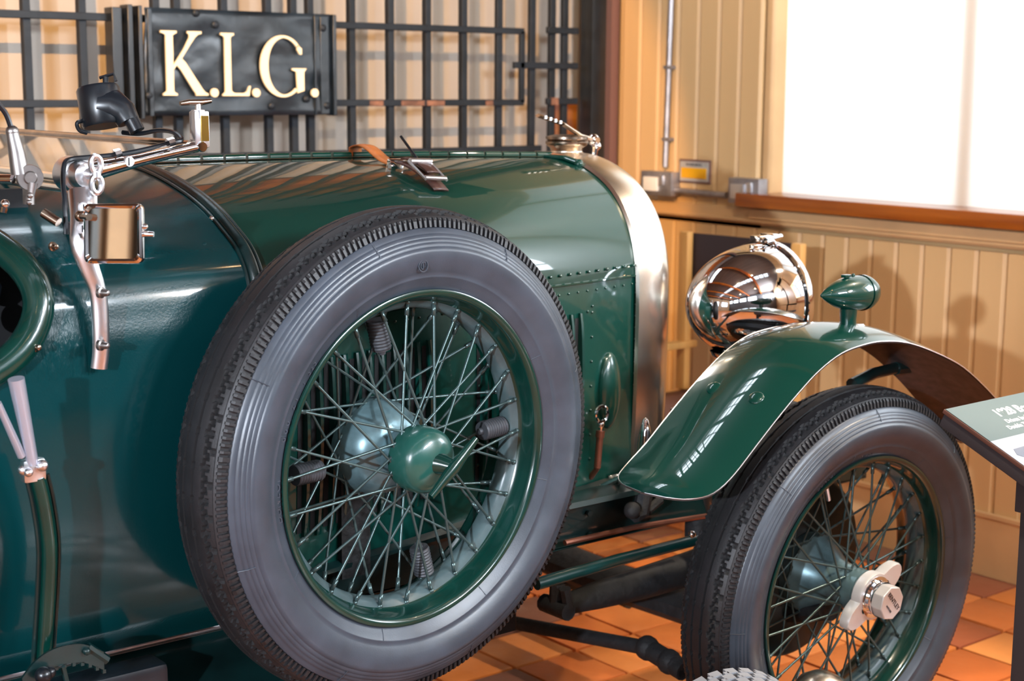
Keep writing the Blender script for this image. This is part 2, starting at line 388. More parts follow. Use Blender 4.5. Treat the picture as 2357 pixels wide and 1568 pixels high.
# ================================================================== IRON GATE
gate = thing('iron_gate', 'black iron bar gate standing in front of the cream wall, carrying a lettered panel', 'gate', loc=(2.6, 4.15, 0))
GY = 4.15
def gp(mb, name, m=iron, **k):
    o = mb.build(name, m, None, **k); o.parent = gate; o.matrix_parent_inverse = M.Translation((-2.6, -4.15, 0)); return o
for i, x in enumerate((1.39, 1.53, 1.674, 1.832, 2.052, 2.117, 2.268, 2.415, 2.502, 2.561, 2.712, 2.857, 3.001, 3.147, 3.296, 3.439, 3.528, 3.585)):
    b = MB(); wdt = .022 if x < 3.2 else .024
    b.box((x, GY, 1.55), (wdt, .024 if x < 3.2 else .018, 2.9)); gp(b, 'bar', bevel=.002)
for z, x0, x1 in ((1.613, 1.2, 3.39), (1.377, 1.2, 3.39), (1.222, 1.2, 3.47), (.15, 1.2, 3.6), (2.6, 1.2, 3.6)):
    b = MB(); b.box(((x0+x1)/2, GY-.016, z), (x1-x0, .014, .021)); gp(b, 'rail', bevel=.002)
b = MB(); b.box((3.383, GY-.016, 1.495), (.02, .014, .238)); gp(b, 'short_bar', bevel=.002)
for z, x0, x1 in ((1.501, 3.348, 3.633), (1.62, 3.493, 3.633), (1.381, 3.493, 3.633)):
    b = MB(); b.box(((x0+x1)/2, GY-.016, z), (x1-x0, .014, .022)); gp(b, 'cross_piece', bevel=.002)
b = MB()
for x, l in ((2.79, .05), (2.93, .09), (3.02, .07), (3.24, .03)): b.box((x, GY-.0185, 1.376), (l, .0125, .016))
b.box((3.525, GY-.018, 1.381), (.03, .016, .024)); gp(b, 'rust_patch', rust)
# sign
def quadgrid(P00, P10, P11, P01, n, m_, dent):
    rows = []
    for j in range(m_+1):
        r = []
        for i in range(n+1):
            u, v = i/n, j/m_; p = lerp(lerp(P00, P10, u), lerp(P01, P11, u), v)
            r.append(p+V((0, dent*(noise.noise(V((u*5, v*4, 3)))), 0)))
        rows.append(r)
    return rows
SY = 4.075
A, B_, C_, D_ = at(349, 20, Y=SY), at(759, 34, Y=SY), at(771, 263, Y=SY), at(318, 273, Y=SY)
x0, x1, z0, z1 = 1.985, 2.598, 1.343, 1.641
b = MB(); b.grid(quadgrid(V((x0-.012, SY, z0)), V((x1, SY, z0)), V((x1, SY, z1)), V((x0, SY, z1)), 30, 18, .012))
gp(b, 'sign_board', signb, solid=.003)
for c_, d_ in (((2.53, SY-.006, 1.49), (.006, .012, .296)), ((2.565, SY-.004, 1.49), (.03, .006, .29)), ((2.598, SY+.01, 1.49), (.012, .045, .30)), ((1.995, SY-.005, 1.49), (.014, .012, .296))):
    b = MB(); b.box(c_, d_); gp(b, 'sign_edge', signb, bevel=.002)
for c_, d_ in (((1.945, SY+.03, 1.49), (.016, .05, .315)), ((1.968, SY+.01, 1.49), (.012, .04, .31)), ((1.915, SY+.05, 1.49), (.03, .05, .30))):
    b = MB(); b.box(c_, d_); gp(b, 'sign_bracket', blackm, bevel=.002)
b = MB()
for x, z in ((1.99, 1.40), (2.14, 1.63), (2.20, 1.60), (2.56, 1.60), (2.38, 1.37), (2.57, 1.37), (2.50, 1.39)): b = MB(); b.ball((x, SY-.008, z), .008, n=8, sc_=(1.4, .6, 1.4)); gp(b, 'weld', iron)
# letters, outlines in letter heights
K1 = [(0, 1), (0, .965), (.05, .955), (.085, .93), (.085, .07), (.05, .045), (.02, .03), (.02, 0), (.27, 0), (.27, .03), (.235, .045), (.21, .07), (.21, .40), (.27, .47), (.34, .40), (.55, .09), (.60, .03), (.60, 0), (.82, 0), (.82, .03), (.77, .05), (.72, .10), (.42, .52), (.36, .575), (.50, .77), (.60, .90), (.66, .95), (.72, .965), (.72, 1), (.47, 1), (.47, .965), (.50, .95), (.50, .90), (.40, .72), (.21, .47), (.21, .93), (.25, .955), (.28, .965), (.28, 1)]
L1 = [(0, 1), (0, .965), (.05, .95), (.075, .92), (.075, .07), (.05, .04), (.02, .03), (.02, 0), (.57, 0), (.60, .16), (.57, .16), (.53, .08), (.47, .045), (.27, .045), (.215, .07), (.20, .10), (.20, .92), (.22, .95), (.27, .965), (.27, 1)]
def Gout():
    o = []
    for k in range(0, 23):
        a = math.radians(50+k*(262/22)); o.append((.42+.42*math.cos(a), .5+.52*math.sin(a)))
    o += [(.78, .12), (.78, .40), (.80, .455), (.62, .455), (.62, .425), (.655, .40), (.655, .10)]
    inn = []
    for k in range(0, 21):
        a = math.radians(52+k*(246/20)); inn.append((.44+.31*math.cos(a), .5+.455*math.sin(a)))
    return o, inn
def letter(poly, x0, z0, h, sx=1.0, ngon=True):
    bm = bmesh.new(); vs = [bm.verts.new((x0+x*h*sx, SY-.014, z0+z*h)) for x, z in poly]
    for tri in tessellate_polygon([[v.co for v in vs]]):
        if len(set(tri)) == 3: bm.faces.new([vs[i] for i in tri])
    r_ = bmesh.ops.extrude_face_region(bm, geom=list(bm.faces)); bmesh.ops.translate(bm, vec=(0, -.006, 0), verts=[g for g in r_['geom'] if isinstance(g, bmesh.types.BMVert)])
    b = MB(); bm.verts.index_update(); b.add([v.co.copy() for v in bm.verts], [[v.index for v in f.verts] for f in bm.faces], 0, False); bm.free()
    gp(b, 'letter', cream)
H = .176; ZB = 1.399
letter(K1, 2.022, ZB+.001, .179, .98); letter(L1, 2.209, ZB, .178, .88)
# G as a ring strip plus spur
b = MB(); y0 = SY-.014; gx, gz = 2.338, ZB-.002
N = 30; outl, innl = [], []
for k in range(N+1):
    a = math.radians(42+k*(268/N))
    t = abs(math.cos(a)) ; wd = .055+.095*max(0, -math.cos(a))**.9
    ox_, oz_ = .42+.43*math.cos(a), .5+.51*math.sin(a)
    ix, iz = ox_-wd*math.cos(a), oz_-wd*.75*math.sin(a)
    outl.append((ox_, oz_)); innl.append((ix, iz))
def P3(p, yy): return V((gx+p[0]*H*1.0, yy, gz+p[1]*H))
rows = [[P3(o_, y0), P3(o_, y0-.006), P3(i_, y0-.006), P3(i_, y0)] for o_, i_ in zip(outl, innl)]
b.grid(rows, closed=True, smooth=False)
b.prism([(gx+x*H, gz+z*H) for x, z in ((.70, .06), (.83, .10), (.83, .41), (.88, .47), (.60, .47), (.60, .44), (.68, .41))], M(((1, 0, 0, 0), (0, 0, -1, y0), (0, 1, 0, 0), (0, 0, 0, 1))), .006)
b.prism([(gx+x*H, gz+z*H) for x, z in ((.70, .86), (.79, .80), (.79, .70), (.75, .70), (.70, .78))], M(((1, 0, 0, 0), (0, 0, -1, y0), (0, 1, 0, 0), (0, 0, 0, 1))), .006)
gp(b, 'letter', cream)
for x in (2.186, 2.322, 2.521):
    b = MB(); b.lathe([(0, 0), (.0125, 0), (.0125, .006), (0, .006)], frame((x, y0, ZB+.009), (0, -1, 0)), 20); gp(b, 'full_stop', cream)

# ================================================================== WALL FITTINGS
con = thing('electrical_conduit', 'grey steel conduit running down the ochre boards and along to the sill', 'conduit', loc=(3.9, 4.0, 1.1))
def cp(mb, name, m, par, org, **k):
    o = mb.build(name, m, None, **k); o.parent = par; o.matrix_parent_inverse = M.Translation(-V(org)); return o
b = MB(); pt_ = at(1546, -20, X=3.92); b.tube([V((3.92, pt_.y, 2.45)), pt_, at(1531, 384, X=3.92)], .011, 12); cp(b, 'upright_pipe', steel, con, (3.9, 4.0, 1.1))
b = MB(); b.tube([at(1556, 439, X=3.92), at(1672, 450, X=3.92)], .011, 12); cp(b, 'level_pipe', steel, con, (3.9, 4.0, 1.1))
b = MB()
for z in (1.5, 1.25): b.box((3.925, lerp(at(1546, -20, X=3.92).y, at(1531, 395, X=3.92).y, .5), z), (.03, .035, .012))
cp(b, 'pipe_clip', steel, con, (3.9, 4.0, 1.1))
for nm, (a0, b0, a1, b1), lab in (('junction_box', (1478, 390, 1548, 455), 'square metal socket box at the foot of the upright conduit'), ('junction_box', (1680, 405, 1748, 475), 'square metal socket box at the end of the wooden sill')):
    c0, c1 = at(a0, b0, X=3.90), at(a1, b1, X=3.90); c = (c0+c1)/2
    t = thing(nm, lab, 'socket', loc=(3.93, c.y, c.z))
    b = MB(); b.box((3.915, c.y, c.z), (.045, abs(c0.y-c1.y), .085), bev=.004); cp(b, 'box', steel, t, t.location)
    b = MB(); b.box((3.888, c.y+.02, c.z-.002), (.012, abs(c0.y-c1.y)*.45, .05), bev=.003); cp(b, 'rocker_switch', white if a0 < 1500 else alu, t, t.location)
    b = MB(); b.box((3.889, c.y-.03, c.z+.012), (.008, .022, .035), bev=.003); cp(b, 'screw_plate', alu, t, t.location)
c0, c1 = at(1565, 365, X=3.935), at(1635, 425, X=3.935); c = (c0+c1)/2; dy = abs(c0.y-c1.y)
ws = thing('warning_sign', 'small yellow warning plate in a grey frame between conduit and window', 'sign', loc=c)
b = MB(); b.box((3.938, c.y, c.z), (.012, dy, .082), bev=.002); cp(b, 'frame', brownp, ws, c)
b = MB(); b.box((3.9315, c.y, c.z), (.004, dy-.014, .068)); cp(b, 'plate', greyt, ws, c)
b = MB(); b.box((3.929, c.y, c.z-.006), (.003, dy-.03, .036)); cp(b, 'yellow_panel', yellow, ws, c)
def text(s, mtx, size, m, name='lettering', parent=None, ext=.0006, align='LEFT', inv=None, bold=0):
    cu = bpy.data.curves.new(name, 'FONT'); cu.body = s; cu.size = size; cu.extrude = ext; cu.align_x = align; cu.offset = bold
    o = bpy.data.objects.new(name, cu); COL.objects.link(o); me = None
    dg = bpy.context.evaluated_depsgraph_get(); me = bpy.data.meshes.new_from_object(o.evaluated_get(dg)); bpy.data.objects.remove(o)
    me.transform(mtx); me.materials.clear(); me.materials.append(m)
    o = bpy.data.objects.new(name, me); COL.objects.link(o)
    if parent: o.parent = parent; o.matrix_parent_inverse = inv or M()
    return o
text('WARNING', frame((3.9285, c.y, c.z+.018), (-1, 0, 0), (0, -1, 0)), .016, graym, 'lettering', ws, .0004, 'CENTER', M.Translation(-c))

# ================================================================== FOLDING CHAIR
ch = thing('director_chair', 'folding wooden chair with dark brown fabric back, half hidden behind the headlamp', 'chair', loc=(3.5, 3.35, 0))
O = (3.5, 3.35, 0)
for yy in (3.585, 3.11):
    b = MB(); b.box((3.63, yy, .71), (.028, .04, .52), bev=.006); cp(b, 'back_post', woodl, ch, O)
    b = MB(); b.box((3.46, yy, .60), (.42, .05, .022), bev=.005); cp(b, 'armrest', woodl, ch, O)
    b = MB(); b.box((3.29, yy, .50), (.03, .03, .20), bev=.004); cp(b, 'arm_post', woodl, ch, O)
    b = MB(); b.box((3.46, yy, .43), (.42, .03, .035), bev=.004); cp(b, 'side_rail', woodl, ch, O)
    b = MB(); b.box((3.46, yy, .03), (.46, .035, .03), bev=.004); cp(b, 'foot_rail', woodl, ch, O)
for xx in (3.32, 3.58):
    for s in (1, -1):
        b = MB(); b.tube([(xx, 3.3475+s*.235, .045), (xx, 3.3475-s*.235, .43)], .014, 8); cp(b, 'leg', woodl, ch, O)
b = MB(); b.grid([[V((3.645+.02*math.sin(PI*j/12), 3.585-.475*j/12, z)) for j in range(13)] for z in (.66, .80, .965)]); cp(b, 'backrest', chairfab, ch, O, solid=.004)
b = MB(); b.grid([[V((x, 3.575-.455*j/12, .445-.02*math.sin(PI*j/12))) for j in range(13)] for x in (3.25, 3.45, 3.66)]); cp(b, 'seat', seatfab, ch, O, solid=.006)

# ================================================================== THE CAR
YC = 2.71
car = thing('vintage_car', 'dark green vintage open touring car with wire wheels, seen from its near side', 'car', loc=(2.0, YC, 0))
CI = M.Translation((-2.0, -YC, 0))
def C(mb, name, m, parent=None, **k):
    o = mb.build(name, m, None, **k)
    if parent is None: o.parent = car; o.matrix_parent_inverse = CI
    else: o.parent = parent; o.matrix_parent_inverse = parent['_w'] if False else M.Identity(4)
    return o
XF, XR = 2.30, 1.262
SF = [(0, 1.276), (.05, 1.274), (.09, 1.266), (.13, 1.254), (.17, 1.236), (.205, 1.214), (.235, 1.185), (.258, 1.152), (.273, 1.12), (.283, 1.09), (.289, 1.062), (.292, 1.035)]
SR = [(0, 1.287), (.09, 1.284), (.17, 1.273), (.236, 1.259), (.30, 1.242), (.36, 1.220), (.41, 1.194), (.449, 1.171), (.475, 1.145), (.489, 1.118), (.497, 1.08), (.503, 1.045)]
def sec(X, t):
    s = (XF-X)/(XF-XR); i = min(int(t), len(SF)-2); u = t-i
    a = [lerp(SF[i][k], SF[i+1][k], u) for k in (0, 1)]; c_ = [lerp(SR[i][k], SR[i+1][k], u) for k in (0, 1)]
    w_, z_ = lerp(a[0], c_[0], min(s, 1)), lerp(a[1], c_[1], min(s, 1))
    # the fullness in the middle of the bonnet, slight
    return w_, z_ + .006*math.sin(PI*min(max(s, 0), 1))*(1-i/len(SF))
def smooth_sec(X, n=44):
    pts = [V((0,)+sec(X, k)) for k in range(len(SF))]
    pts = [V((p.x, p.y, p.z)) for p in pts]
    q = spline(pts, 4); return [(p.y, p.z) for p in q]
for sgn, nm in ((-1, 'bonnet_panel'), (1, 'bonnet_panel')):
    b = MB(); rows = []
    for i in range(41):
        X = lerp(XR+.012, XF, i/40); rows.append([V((X, YC+sgn*w_, z_)) for w_, z_ in smooth_sec(X)])
    b.grid(rows)
    # rolled lower edge
    b.tube([rows[i][-1] for i in range(41)], .003, 6)
    C(b, nm, green)
def surf(X, wv):       # height of the bonnet at half width wv
    q = smooth_sec(X)
    for a, c_ in zip(q, q[1:]):
        if a[0] <= wv <= c_[0]: return lerp(a[1], c_[1], (wv-a[0])/(c_[0]-a[0]+1e-9))
    return q[-1][1]
# centre hinge: knuckles
for dz, r_ in ((.005, .0068),):
    k = 0; X = XR+.02
    hb = MB()
    while X < XF-.02:
        hb.tube([(X, YC, surf(X, 0)+dz), (X+.043, YC, surf(X+.043, 0)+dz)], r_, 10); X += .049
    C(hb, 'hinge_knuckles', green)
b = MB(); b.grid([[V((X, YC-.02, surf(X, .02)+.0015)), V((X, YC-.016, surf(X, .016)+.003)), V((X, YC+.016, surf(X, .016)+.003)), V((X, YC+.02, surf(X, .02)+.0015))] for X in [XR+.015+i*.1 for i in range(11)]]); C(b, 'hinge_strip', green)
b = MB(); b.tube([(XF-.03, YC-.02, surf(XF, .02)+.004), (XF-.012, YC-.07, surf(XF, .07)+.006), (XF-.006, YC-.105, surf(XF, .105)+.006)], [.006, .011, .012], 10, flat=.6); b.ball((XF-.006, YC-.108, surf(XF, .108)+.004), .011); C(b, 'bonnet_handle', green)
# lower side panels
wF = lambda X: .293+.207*(XF-X)/(XF-XR)
def sidep(X, z, off=0, sgn=-1):       # point on the upright bonnet side
    k = max(0, (.85-z))*.06
    return V((X, YC+sgn*(wF(X)-.004-k*(XF-X)/1.04+off), z))
for sgn in (-1, 1):
    b = MB(); b.grid([[sidep(lerp(XR+.012, XF, i/20), lerp(.605, 1.037, j/10), 0, sgn) for j in range(11)] for i in range(21)]); C(b, 'bonnet_side', greenside)
    b = MB()
    b.grid([[sidep(lerp(XR, XF+.09, i/12), z, o_, sgn) for z, o_ in ((.607, .003), (.60, .018), (.592, .018), (.588, .002))] for i in range(13)]); C(b, 'side_ledge', chassis)
# rivets along the joint
b = MB()
for i in range(34):
    X = XF-.012-i*.031; p = V((X, YC-wF(X)-.0005, 1.058)); b.ball(p, .0035, n=8); b.ball(sidep(X, 1.018, .001), .0026, n=8)
for X in (1.80, 2.150):
    for z in [.66+i*.052 for i in range(7)]: b.ball(sidep(X, z, .001), .0030, n=8)
for X, z in ((2.115, .965), (2.135, .975), (2.15, .985)): b.ball(sidep(X, z, .001), .003, n=8)
o = C(b, 'rivets', greenside); o['kind'] = 'stuff'
# louvres
def louvre(X, z0=.665, z1=.975):
    b = MB(); n = 12; rows = []
    for i in range(n+1):
        z = lerp(z0, z1, i/n); e_ = math.sin(PI*min(max((i+.25)/(n+.5), 0), 1))**.35
        rows.append([sidep(X+dx, z, o_*e_) for dx, o_ in ((-.001, .001), (.0005, .015), (.005, .018), (.010, .013), (.015, .001))])
    b.grid(rows); b.grid([[sidep(X-.012, lerp(z0+.01, z1-.01, i/4), .0014), sidep(X+.001, lerp(z0+.01, z1-.01, i/4), .0012)] for i in range(5)], m=1)
    return C(b, 'louvre', [greenside, dark])
X = 2.105
for g in ([2.105-.030*i for i in range(11)]+[1.655-.030*i for i in range(11)]):
    louvre(g)
b = MB()      # oval blister
rows = []
for i in range(13):
    a = PI/2*i/12; rows.append([sidep(2.212+.036*math.cos(a)*math.cos(q*2*PI/32), .797+.083*math.cos(a)*math.sin(q*2*PI/32), .022*math.sin(a)) for q in range(32)])
b.grid(rows, closed=True); C(b, 'side_blister', greenside)
# bonnet catch: ring and plunger
c = sidep(2.165, .757, .02)
b = MB(); R_ = .0165
b.tube([c+V((R_*math.cos(a*PI/12), -.002, R_*math.sin(a*PI/12))) for a in range(25)], .0042, 8, cap=False); b.ball(c-V((0, 0, .022)), .008, n=10); b.tube([c-V((0, 0, .018)), c-V((0, 0, .04))], .005, 8); C(b, 'catch_ring', chrome)
b = MB(); b.tube([c-V((0, 0, .036)), c-V((.002, 0, .05))], .0095, 10); b.tube([c-V((.002, 0, .05)), c-V((.008, 0, .115))], .0075, 10); b.tube([c-V((.008, 0, .115)), c-V((.008, -.02, .14))], .006, 10); C(b, 'catch_spring', copper)

# radiator shell
def shellsec(X, grow=0):
    pts = [(0, 1.276), (.05, 1.274), (.09, 1.266), (.13, 1.254), (.17, 1.236), (.205, 1.214), (.235, 1.185), (.258, 1.152), (.273, 1.12), (.283, 1.09), (.291, 1.05), (.294, 1.0), (.294, .90), (.292, .78), (.288, .68), (.28, .60)]
    q = spline([V((0, a, c_)) for a, c_ in pts], 3); out_ = []
    for i, p in enumerate(q):
        t = (q[min(i+1, len(q)-1)]-q[max(i-1, 0)]).normalized(); nrm = V((0, -t.z, t.y))
        out_.append((max(0, p.y+nrm.y*grow if i else 0), p.z+nrm.z*grow))
    return out_
def fullsec(X, grow):
    s_ = shellsec(X, grow); L_ = [V((X, YC-w_, z_)) for w_, z_ in s_][::-1]; R2 = [V((X, YC+w_, z_)) for w_, z_ in s_][1:]
    return L_+R2
b = MB(); prof = [(XF-.004, .002), (XF+.0, .009), (XF+.02, .012), (XF+.06, .012), (XF+.085, .008), (XF+.1, -.003), (XF+.107, -.016), (XF+.107, -.032), (XF+.098, -.038), (XF+.07, -.04)]
b.grid([fullsec(x, g) for x, g in prof]); C(b, 'radiator_shell', nickel)
b = MB(); s_ = fullsec(XF+.075, -.038); mid = V((XF+.075, YC, .9)); b.add(s_+[mid], [(i, i+1, len(s_)) for i in range(len(s_)-1)]+[(len(s_)-1, 0, len(s_))], 0, False)
for i in range(24):
    z = .62+i*.026; b.box((XF+.078, YC, z), (.006, .48 if z < 1.1 else .34, .003), m=1)
for i in range(22): b.box((XF+.078, YC-.25+i*.0238, .88), (.006, .003, .54), m=1)
C(b, 'radiator_core', [dark, dullal])
# filler cap, lever
fc = V((2.352, YC, 1.283))
b = MB(); b.lathe([(0, .0), (.034, 0), (.038, .012), (.046, .018), (.0485, .022), (.0485, .027), (.044, .030), (.0485, .033), (.0485, .038), (.03, .042), (0, .043)], M.Translation(fc), 40); C(b, 'filler_cap', brass)
b = MB(); b.lathe([(.06, -.03), (.05, -.008), (.036, .004), (.036, .01)], M.Translation(fc), 32); C(b, 'filler_neck', nickel)
b = MB()
h = at(1366, 322, Y=2.69); p1 = at(1335, 312, Y=2.69); p2 = at(1295, 285, Y=2.69); p3 = at(1238, 266, Y=2.69)
b.tube([h, p1, p2], [.011, .009, .008], 8, flat=.5); C(b, 'lever_arm', nickel)
b = MB(); b.tube([p2, p3], .0105, 4, flat=.45)
for i in range(4):
    q = lerp(p2, p3, .2+i*.2); b.box(q+V((0, -.009, 0)), (.006, .004, .007), m=1)
C(b, 'lever_grip', [brass, alu])
b = MB(); b.ball(h, .014); b.ball(h+V((.006, -.004, -.014)), .011); b.tube([h+V((.004, -.004, -.01)), h+V((-.002, -.004, -.045))], [.008, .006], 8); b.tube([h+V((-.004, -.02, 0)), h+V((-.004, .02, 0))], .007, 8); C(b, 'lever_pivot', chrome)

# bead between bonnet and scuttle
beadp = [V((XR, YC-w_, z_+.002)) for w_, z_ in smooth_sec(XR)]+[V((XR, YC-.505, 1.0)), V((XR, YC-.504, .85)), V((XR, YC-.49, .65))]
beadp2 = [V((p.x, 2*YC-p.y, p.z)) for p in beadp][::-1]
b = MB(); b.tube(beadp2+beadp, .0105, 12); C(b, 'scuttle_bead', beadm)
b = MB(); b.tube([p+V((.014, 0, .0015)) for p in beadp2+beadp], .0038, 8); b.tube([p+V((-.013, 0, .0)) for p in beadp2+beadp], .0035, 8); C(b, 'bead_piping', beadm)
bb = beadp[20]
b = MB(); b.ball(at(487, 503, Y=beadp[24].y-.012), .004, n=8); C(b, 'bead_screw', chrome)

# body: scuttle and side
low = [(.505, 1.0), (.507, .94), (.506, .86), (.50, .76), (.485, .66), (.46, .58), (.43, .53)]
def bodysec(X):
    s = (XR-X); k = 1+.055*s
    pts = [(w_*k, z_-.02*s*(w_ < .2)) for w_, z_ in [(a, c_) for a, c_ in zip([p[0] for p in SR], [p[1] for p in SR])]]
    pts = [(w_*k, z_) for w_, z_ in SR]+[(w_*k-.02*s*(z_ < .7), z_) for w_, z_ in low]
    q = spline([V((0, a, c_)) for a, c_ in pts], 8); return [(p.y, p.z) for p in q]
ccx, ccz, cra, crb = .725, 1.128, .168, .122     # cockpit cutaway seen from the side
def incut(p): return p[2] < 1.24 and ((p[0]-ccx)/cra)**2+((p[2]-ccz)/crb)**2 < 1
Xs = [XR-.006-i*.01 for i in range(0, 86)]
for sgn in (-1, 1):
    rows = [[V((X, YC+sgn*w_, z_)) for w_, z_ in bodysec(X)] for X in Xs]
    b = MB(); n = len(rows[0]); vs = [p for r_ in rows for p in r_]; fs = []; mi = []
    for i in range(len(rows)-1):
        for k in range(n-1):
            c = (rows[i][k]+rows[i+1][k+1])/2
            if incut(c) and c.z < 1.25: continue
            if sgn == 1 and c.x < .9 and c.z > 1.02: continue
            if c.x < .88 and c.z > 1.262: continue
            fs.append((i*n+k, i*n+k+1, (i+1)*n+k+1, (i+1)*n+k)); mi.append(1 if (.84 < c.x < .985 and 1.0 < c.z < 1.19) else 0)
    b.add(vs, fs); b.m = mi
    C(b, 'body_side', [cloth, wrink])
# padded rim of the cutaway
def bodyY(X, z):
    q = bodysec(X)
    for a, c_ in zip(q[8:], q[9:]):
        if c_[1] <= z <= a[1]: return YC-lerp(a[0], c_[0], (a[1]-z)/(a[1]-c_[1]+1e-9))
    return YC-.52
rim = []
for k in range(0, 41):
    a = math.radians(105-k*(262/40)); x_, z_ = ccx+cra*math.cos(a), ccz+crb*math.sin(a); rim.append(V((x_, bodyY(x_, min(z_, 1.24))-.004, z_)))
b = MB(); b.tube(rim, .023, 14); C(b, 'cockpit_roll', wheelg)
b = MB(); b.box((.66, YC-.30, 1.06), (.60, .02, .42)); b.box((1.0, YC-.36, 1.05), (.02, .16, .34)); b.box((.68, YC-.4, .93), (.6, .2, .02)); C(b, 'cockpit_lining', dark)
b = MB()
for p, r_ in (((.83, 2.33, 1.19), .022), ((.85, 2.34, 1.14), .03), ((.87, 2.35, 1.08), .018), ((.80, 2.33, 1.10), .02)): b.ball(p, r_, sc_=(1, .5, 1.3))
b.tube([(.86, 2.33, 1.05), (.87, 2.31, 1.13), (.83, 2.33, 1.22)], .008, 8)
C(b, 'dash_fittings', blackm)
# chassis
for sgn in (-1, 1):
    b = MB(); yo = YC+sgn*.38; yi = YC+sgn*.33
    def band(yo_, z0_, z1_, x0_=.3, x1_=3.0):
        b.grid([[V((x, yo_, z0_)), V((x, yo_, z1_))] for x in [x0_+i*(x1_-x0_)/12 for i in range(13)]], smooth=False)
    b.box((1.65, (yo+yi)/2, .598), (2.7, .05, .008)); b.box((1.65, yo-sgn*.003, .55), (2.7, .006, .10)); b.box((1.65, (yo+yi)/2, .502), (2.7, .05, .008))
    C(b, 'chassis_rail', chassis, bevel=.002)
b = MB(); b.box((1.95, YC, .585), (.7, .60, .02)); b.box((1.6, YC, .42), (.9, .4, .30)); b.box((1.0, YC, .50), (.9, .5, .2)); C(b, 'engine_undertray', greasy)
b = MB(); b.grid([[V((x, YC-.335, .602)), V((x, YC-.375, .612)), V((x, YC-.41, .604)), V((x, YC-.415, .594))] for x in (.3, .8, 1.3, 1.7, 2.0, 2.32)]); C(b, 'rail_flange', chassis)
for X, z in ((2.035, .575), (2.05, .53), (2.03, .53), (1.7, .55)): pass
for (a, c_) in ((1355, 1181), (1357, 1231), (1424, 1108)):
    p = at(a, c_, Y=2.325); b = MB(); b.lathe([(0, 0), (.007, 0), (.007, .005), (0, .005)], frame(p, (0, -1, 0)), 6); C(b, 'bolt', chassis)
# front wing stay and shock absorber, dark
b = MB(); b.tube([at(1487, 1115, Y=2.30), at(1475, 1180, Y=2.30), at(1460, 1185, Y=2.30)], .018, 8); b.ball(at(1455, 1175, Y=2.29), .018); b.tube([at(1490, 1175, Y=2.30), at(1520, 1150, Y=2.30)], .01, 8); C(b, 'wing_stay', greasy)
b = MB(); b.tube([at(1610, 1110, Y=2.35), at(1618, 1175, Y=2.35)], [.03, .022], 10); C(b, 'steering_gaiter', dullal)
b = MB(); b.box((2.62, 2.36, .66), (.25, .07, .12), bev=.01); b.tube([(2.45, 2.36, .60), (2.45, 2.36, .44)], .03, 10); b.tube([(2.52, 2.22, .55), (2.52, 2.34, .55)], .045, 14); C(b, 'shock_absorber', greasy)
b = MB(); b.tube([at(1235, 1345, Y=2.26), at(1420, 1290, Y=2.26), at(1602, 1243, Y=2.26)], .0125, 12); C(b, 'brake_tube', tubeg)
b = MB(); b.ball(at(1593, 1230, Y=2.24), .008); C(b, 'grease_nipple', chrome)
b = MB(); b.tube([at(1300, 1250, Y=2.31), at(1460, 1214, Y=2.31), at(1625, 1188, Y=2.31)], .006, 8); C(b, 'cable_conduit', copper)
sp = [at(1280, 1398, Y=2.36), at(1370, 1372, Y=2.36), at(1470, 1345, Y=2.36), at(1600, 1305, Y=2.36)]
b = MB(); b.tube(sp+[sp[-1]+V((.4, 0, .06))], [.022, .032, .038, .042, .026], 10, flat=.9); C(b, 'leaf_spring', greasy)
b = MB(); b.tube([at(1283, 1345, Y=2.36), at(1280, 1400, Y=2.36)], .016, 8); b.tube([(sp[0].x, 2.32, sp[0].z), (sp[0].x, 2.40, sp[0].z)], .019, 10); b.tube([at(1300, 1355, Y=2.33), at(1308, 1398, Y=2.33)], .012, 8); C(b, 'spring_shackle', greasy)
b = MB(); b.tube([(2.5, 2.02, .36), (2.5, 2.2, .31), (2.5, 2.35, .255), (2.5, YC, .245), (2.5, 3.07, .255), (2.5, 3.22, .31), (2.5, 3.40, .36)], [.04, .05, .06, .06, .06, .05, .04], 10, flat=.7); C(b, 'front_axle', greasy)
q0, q1 = at(1130, 1424, X=2.22), at(1490, 1492, X=2.22); q2 = at(1575, 1545, X=2.22)
b = MB(); b.tube([q0+(q0-q1)*.35, q0, q1, q2], .0165, 10); b.ball(q1, .027); b.ball(lerp(q1, q2, .6), .027); b.tube([q1, q2], .022, 10); C(b, 'track_rod', greasy)
b = MB(); b.tube([at(1270, 1330, X=2.6), at(1400, 1362, X=2.6), at(1450, 1385, X=2.6)], .02, 8); C(b, 'brake_cross_shaft', chassis)
b = MB(); b.grid([[at(1400, 1095, Y=2.40)+V((i*.03, 0, 0)), at(1400, 1160, Y=2.40)+V((i*.03, 0, 0))] for i in range(3)]); C(b, 'mounting_plate', chassis, solid=.004)

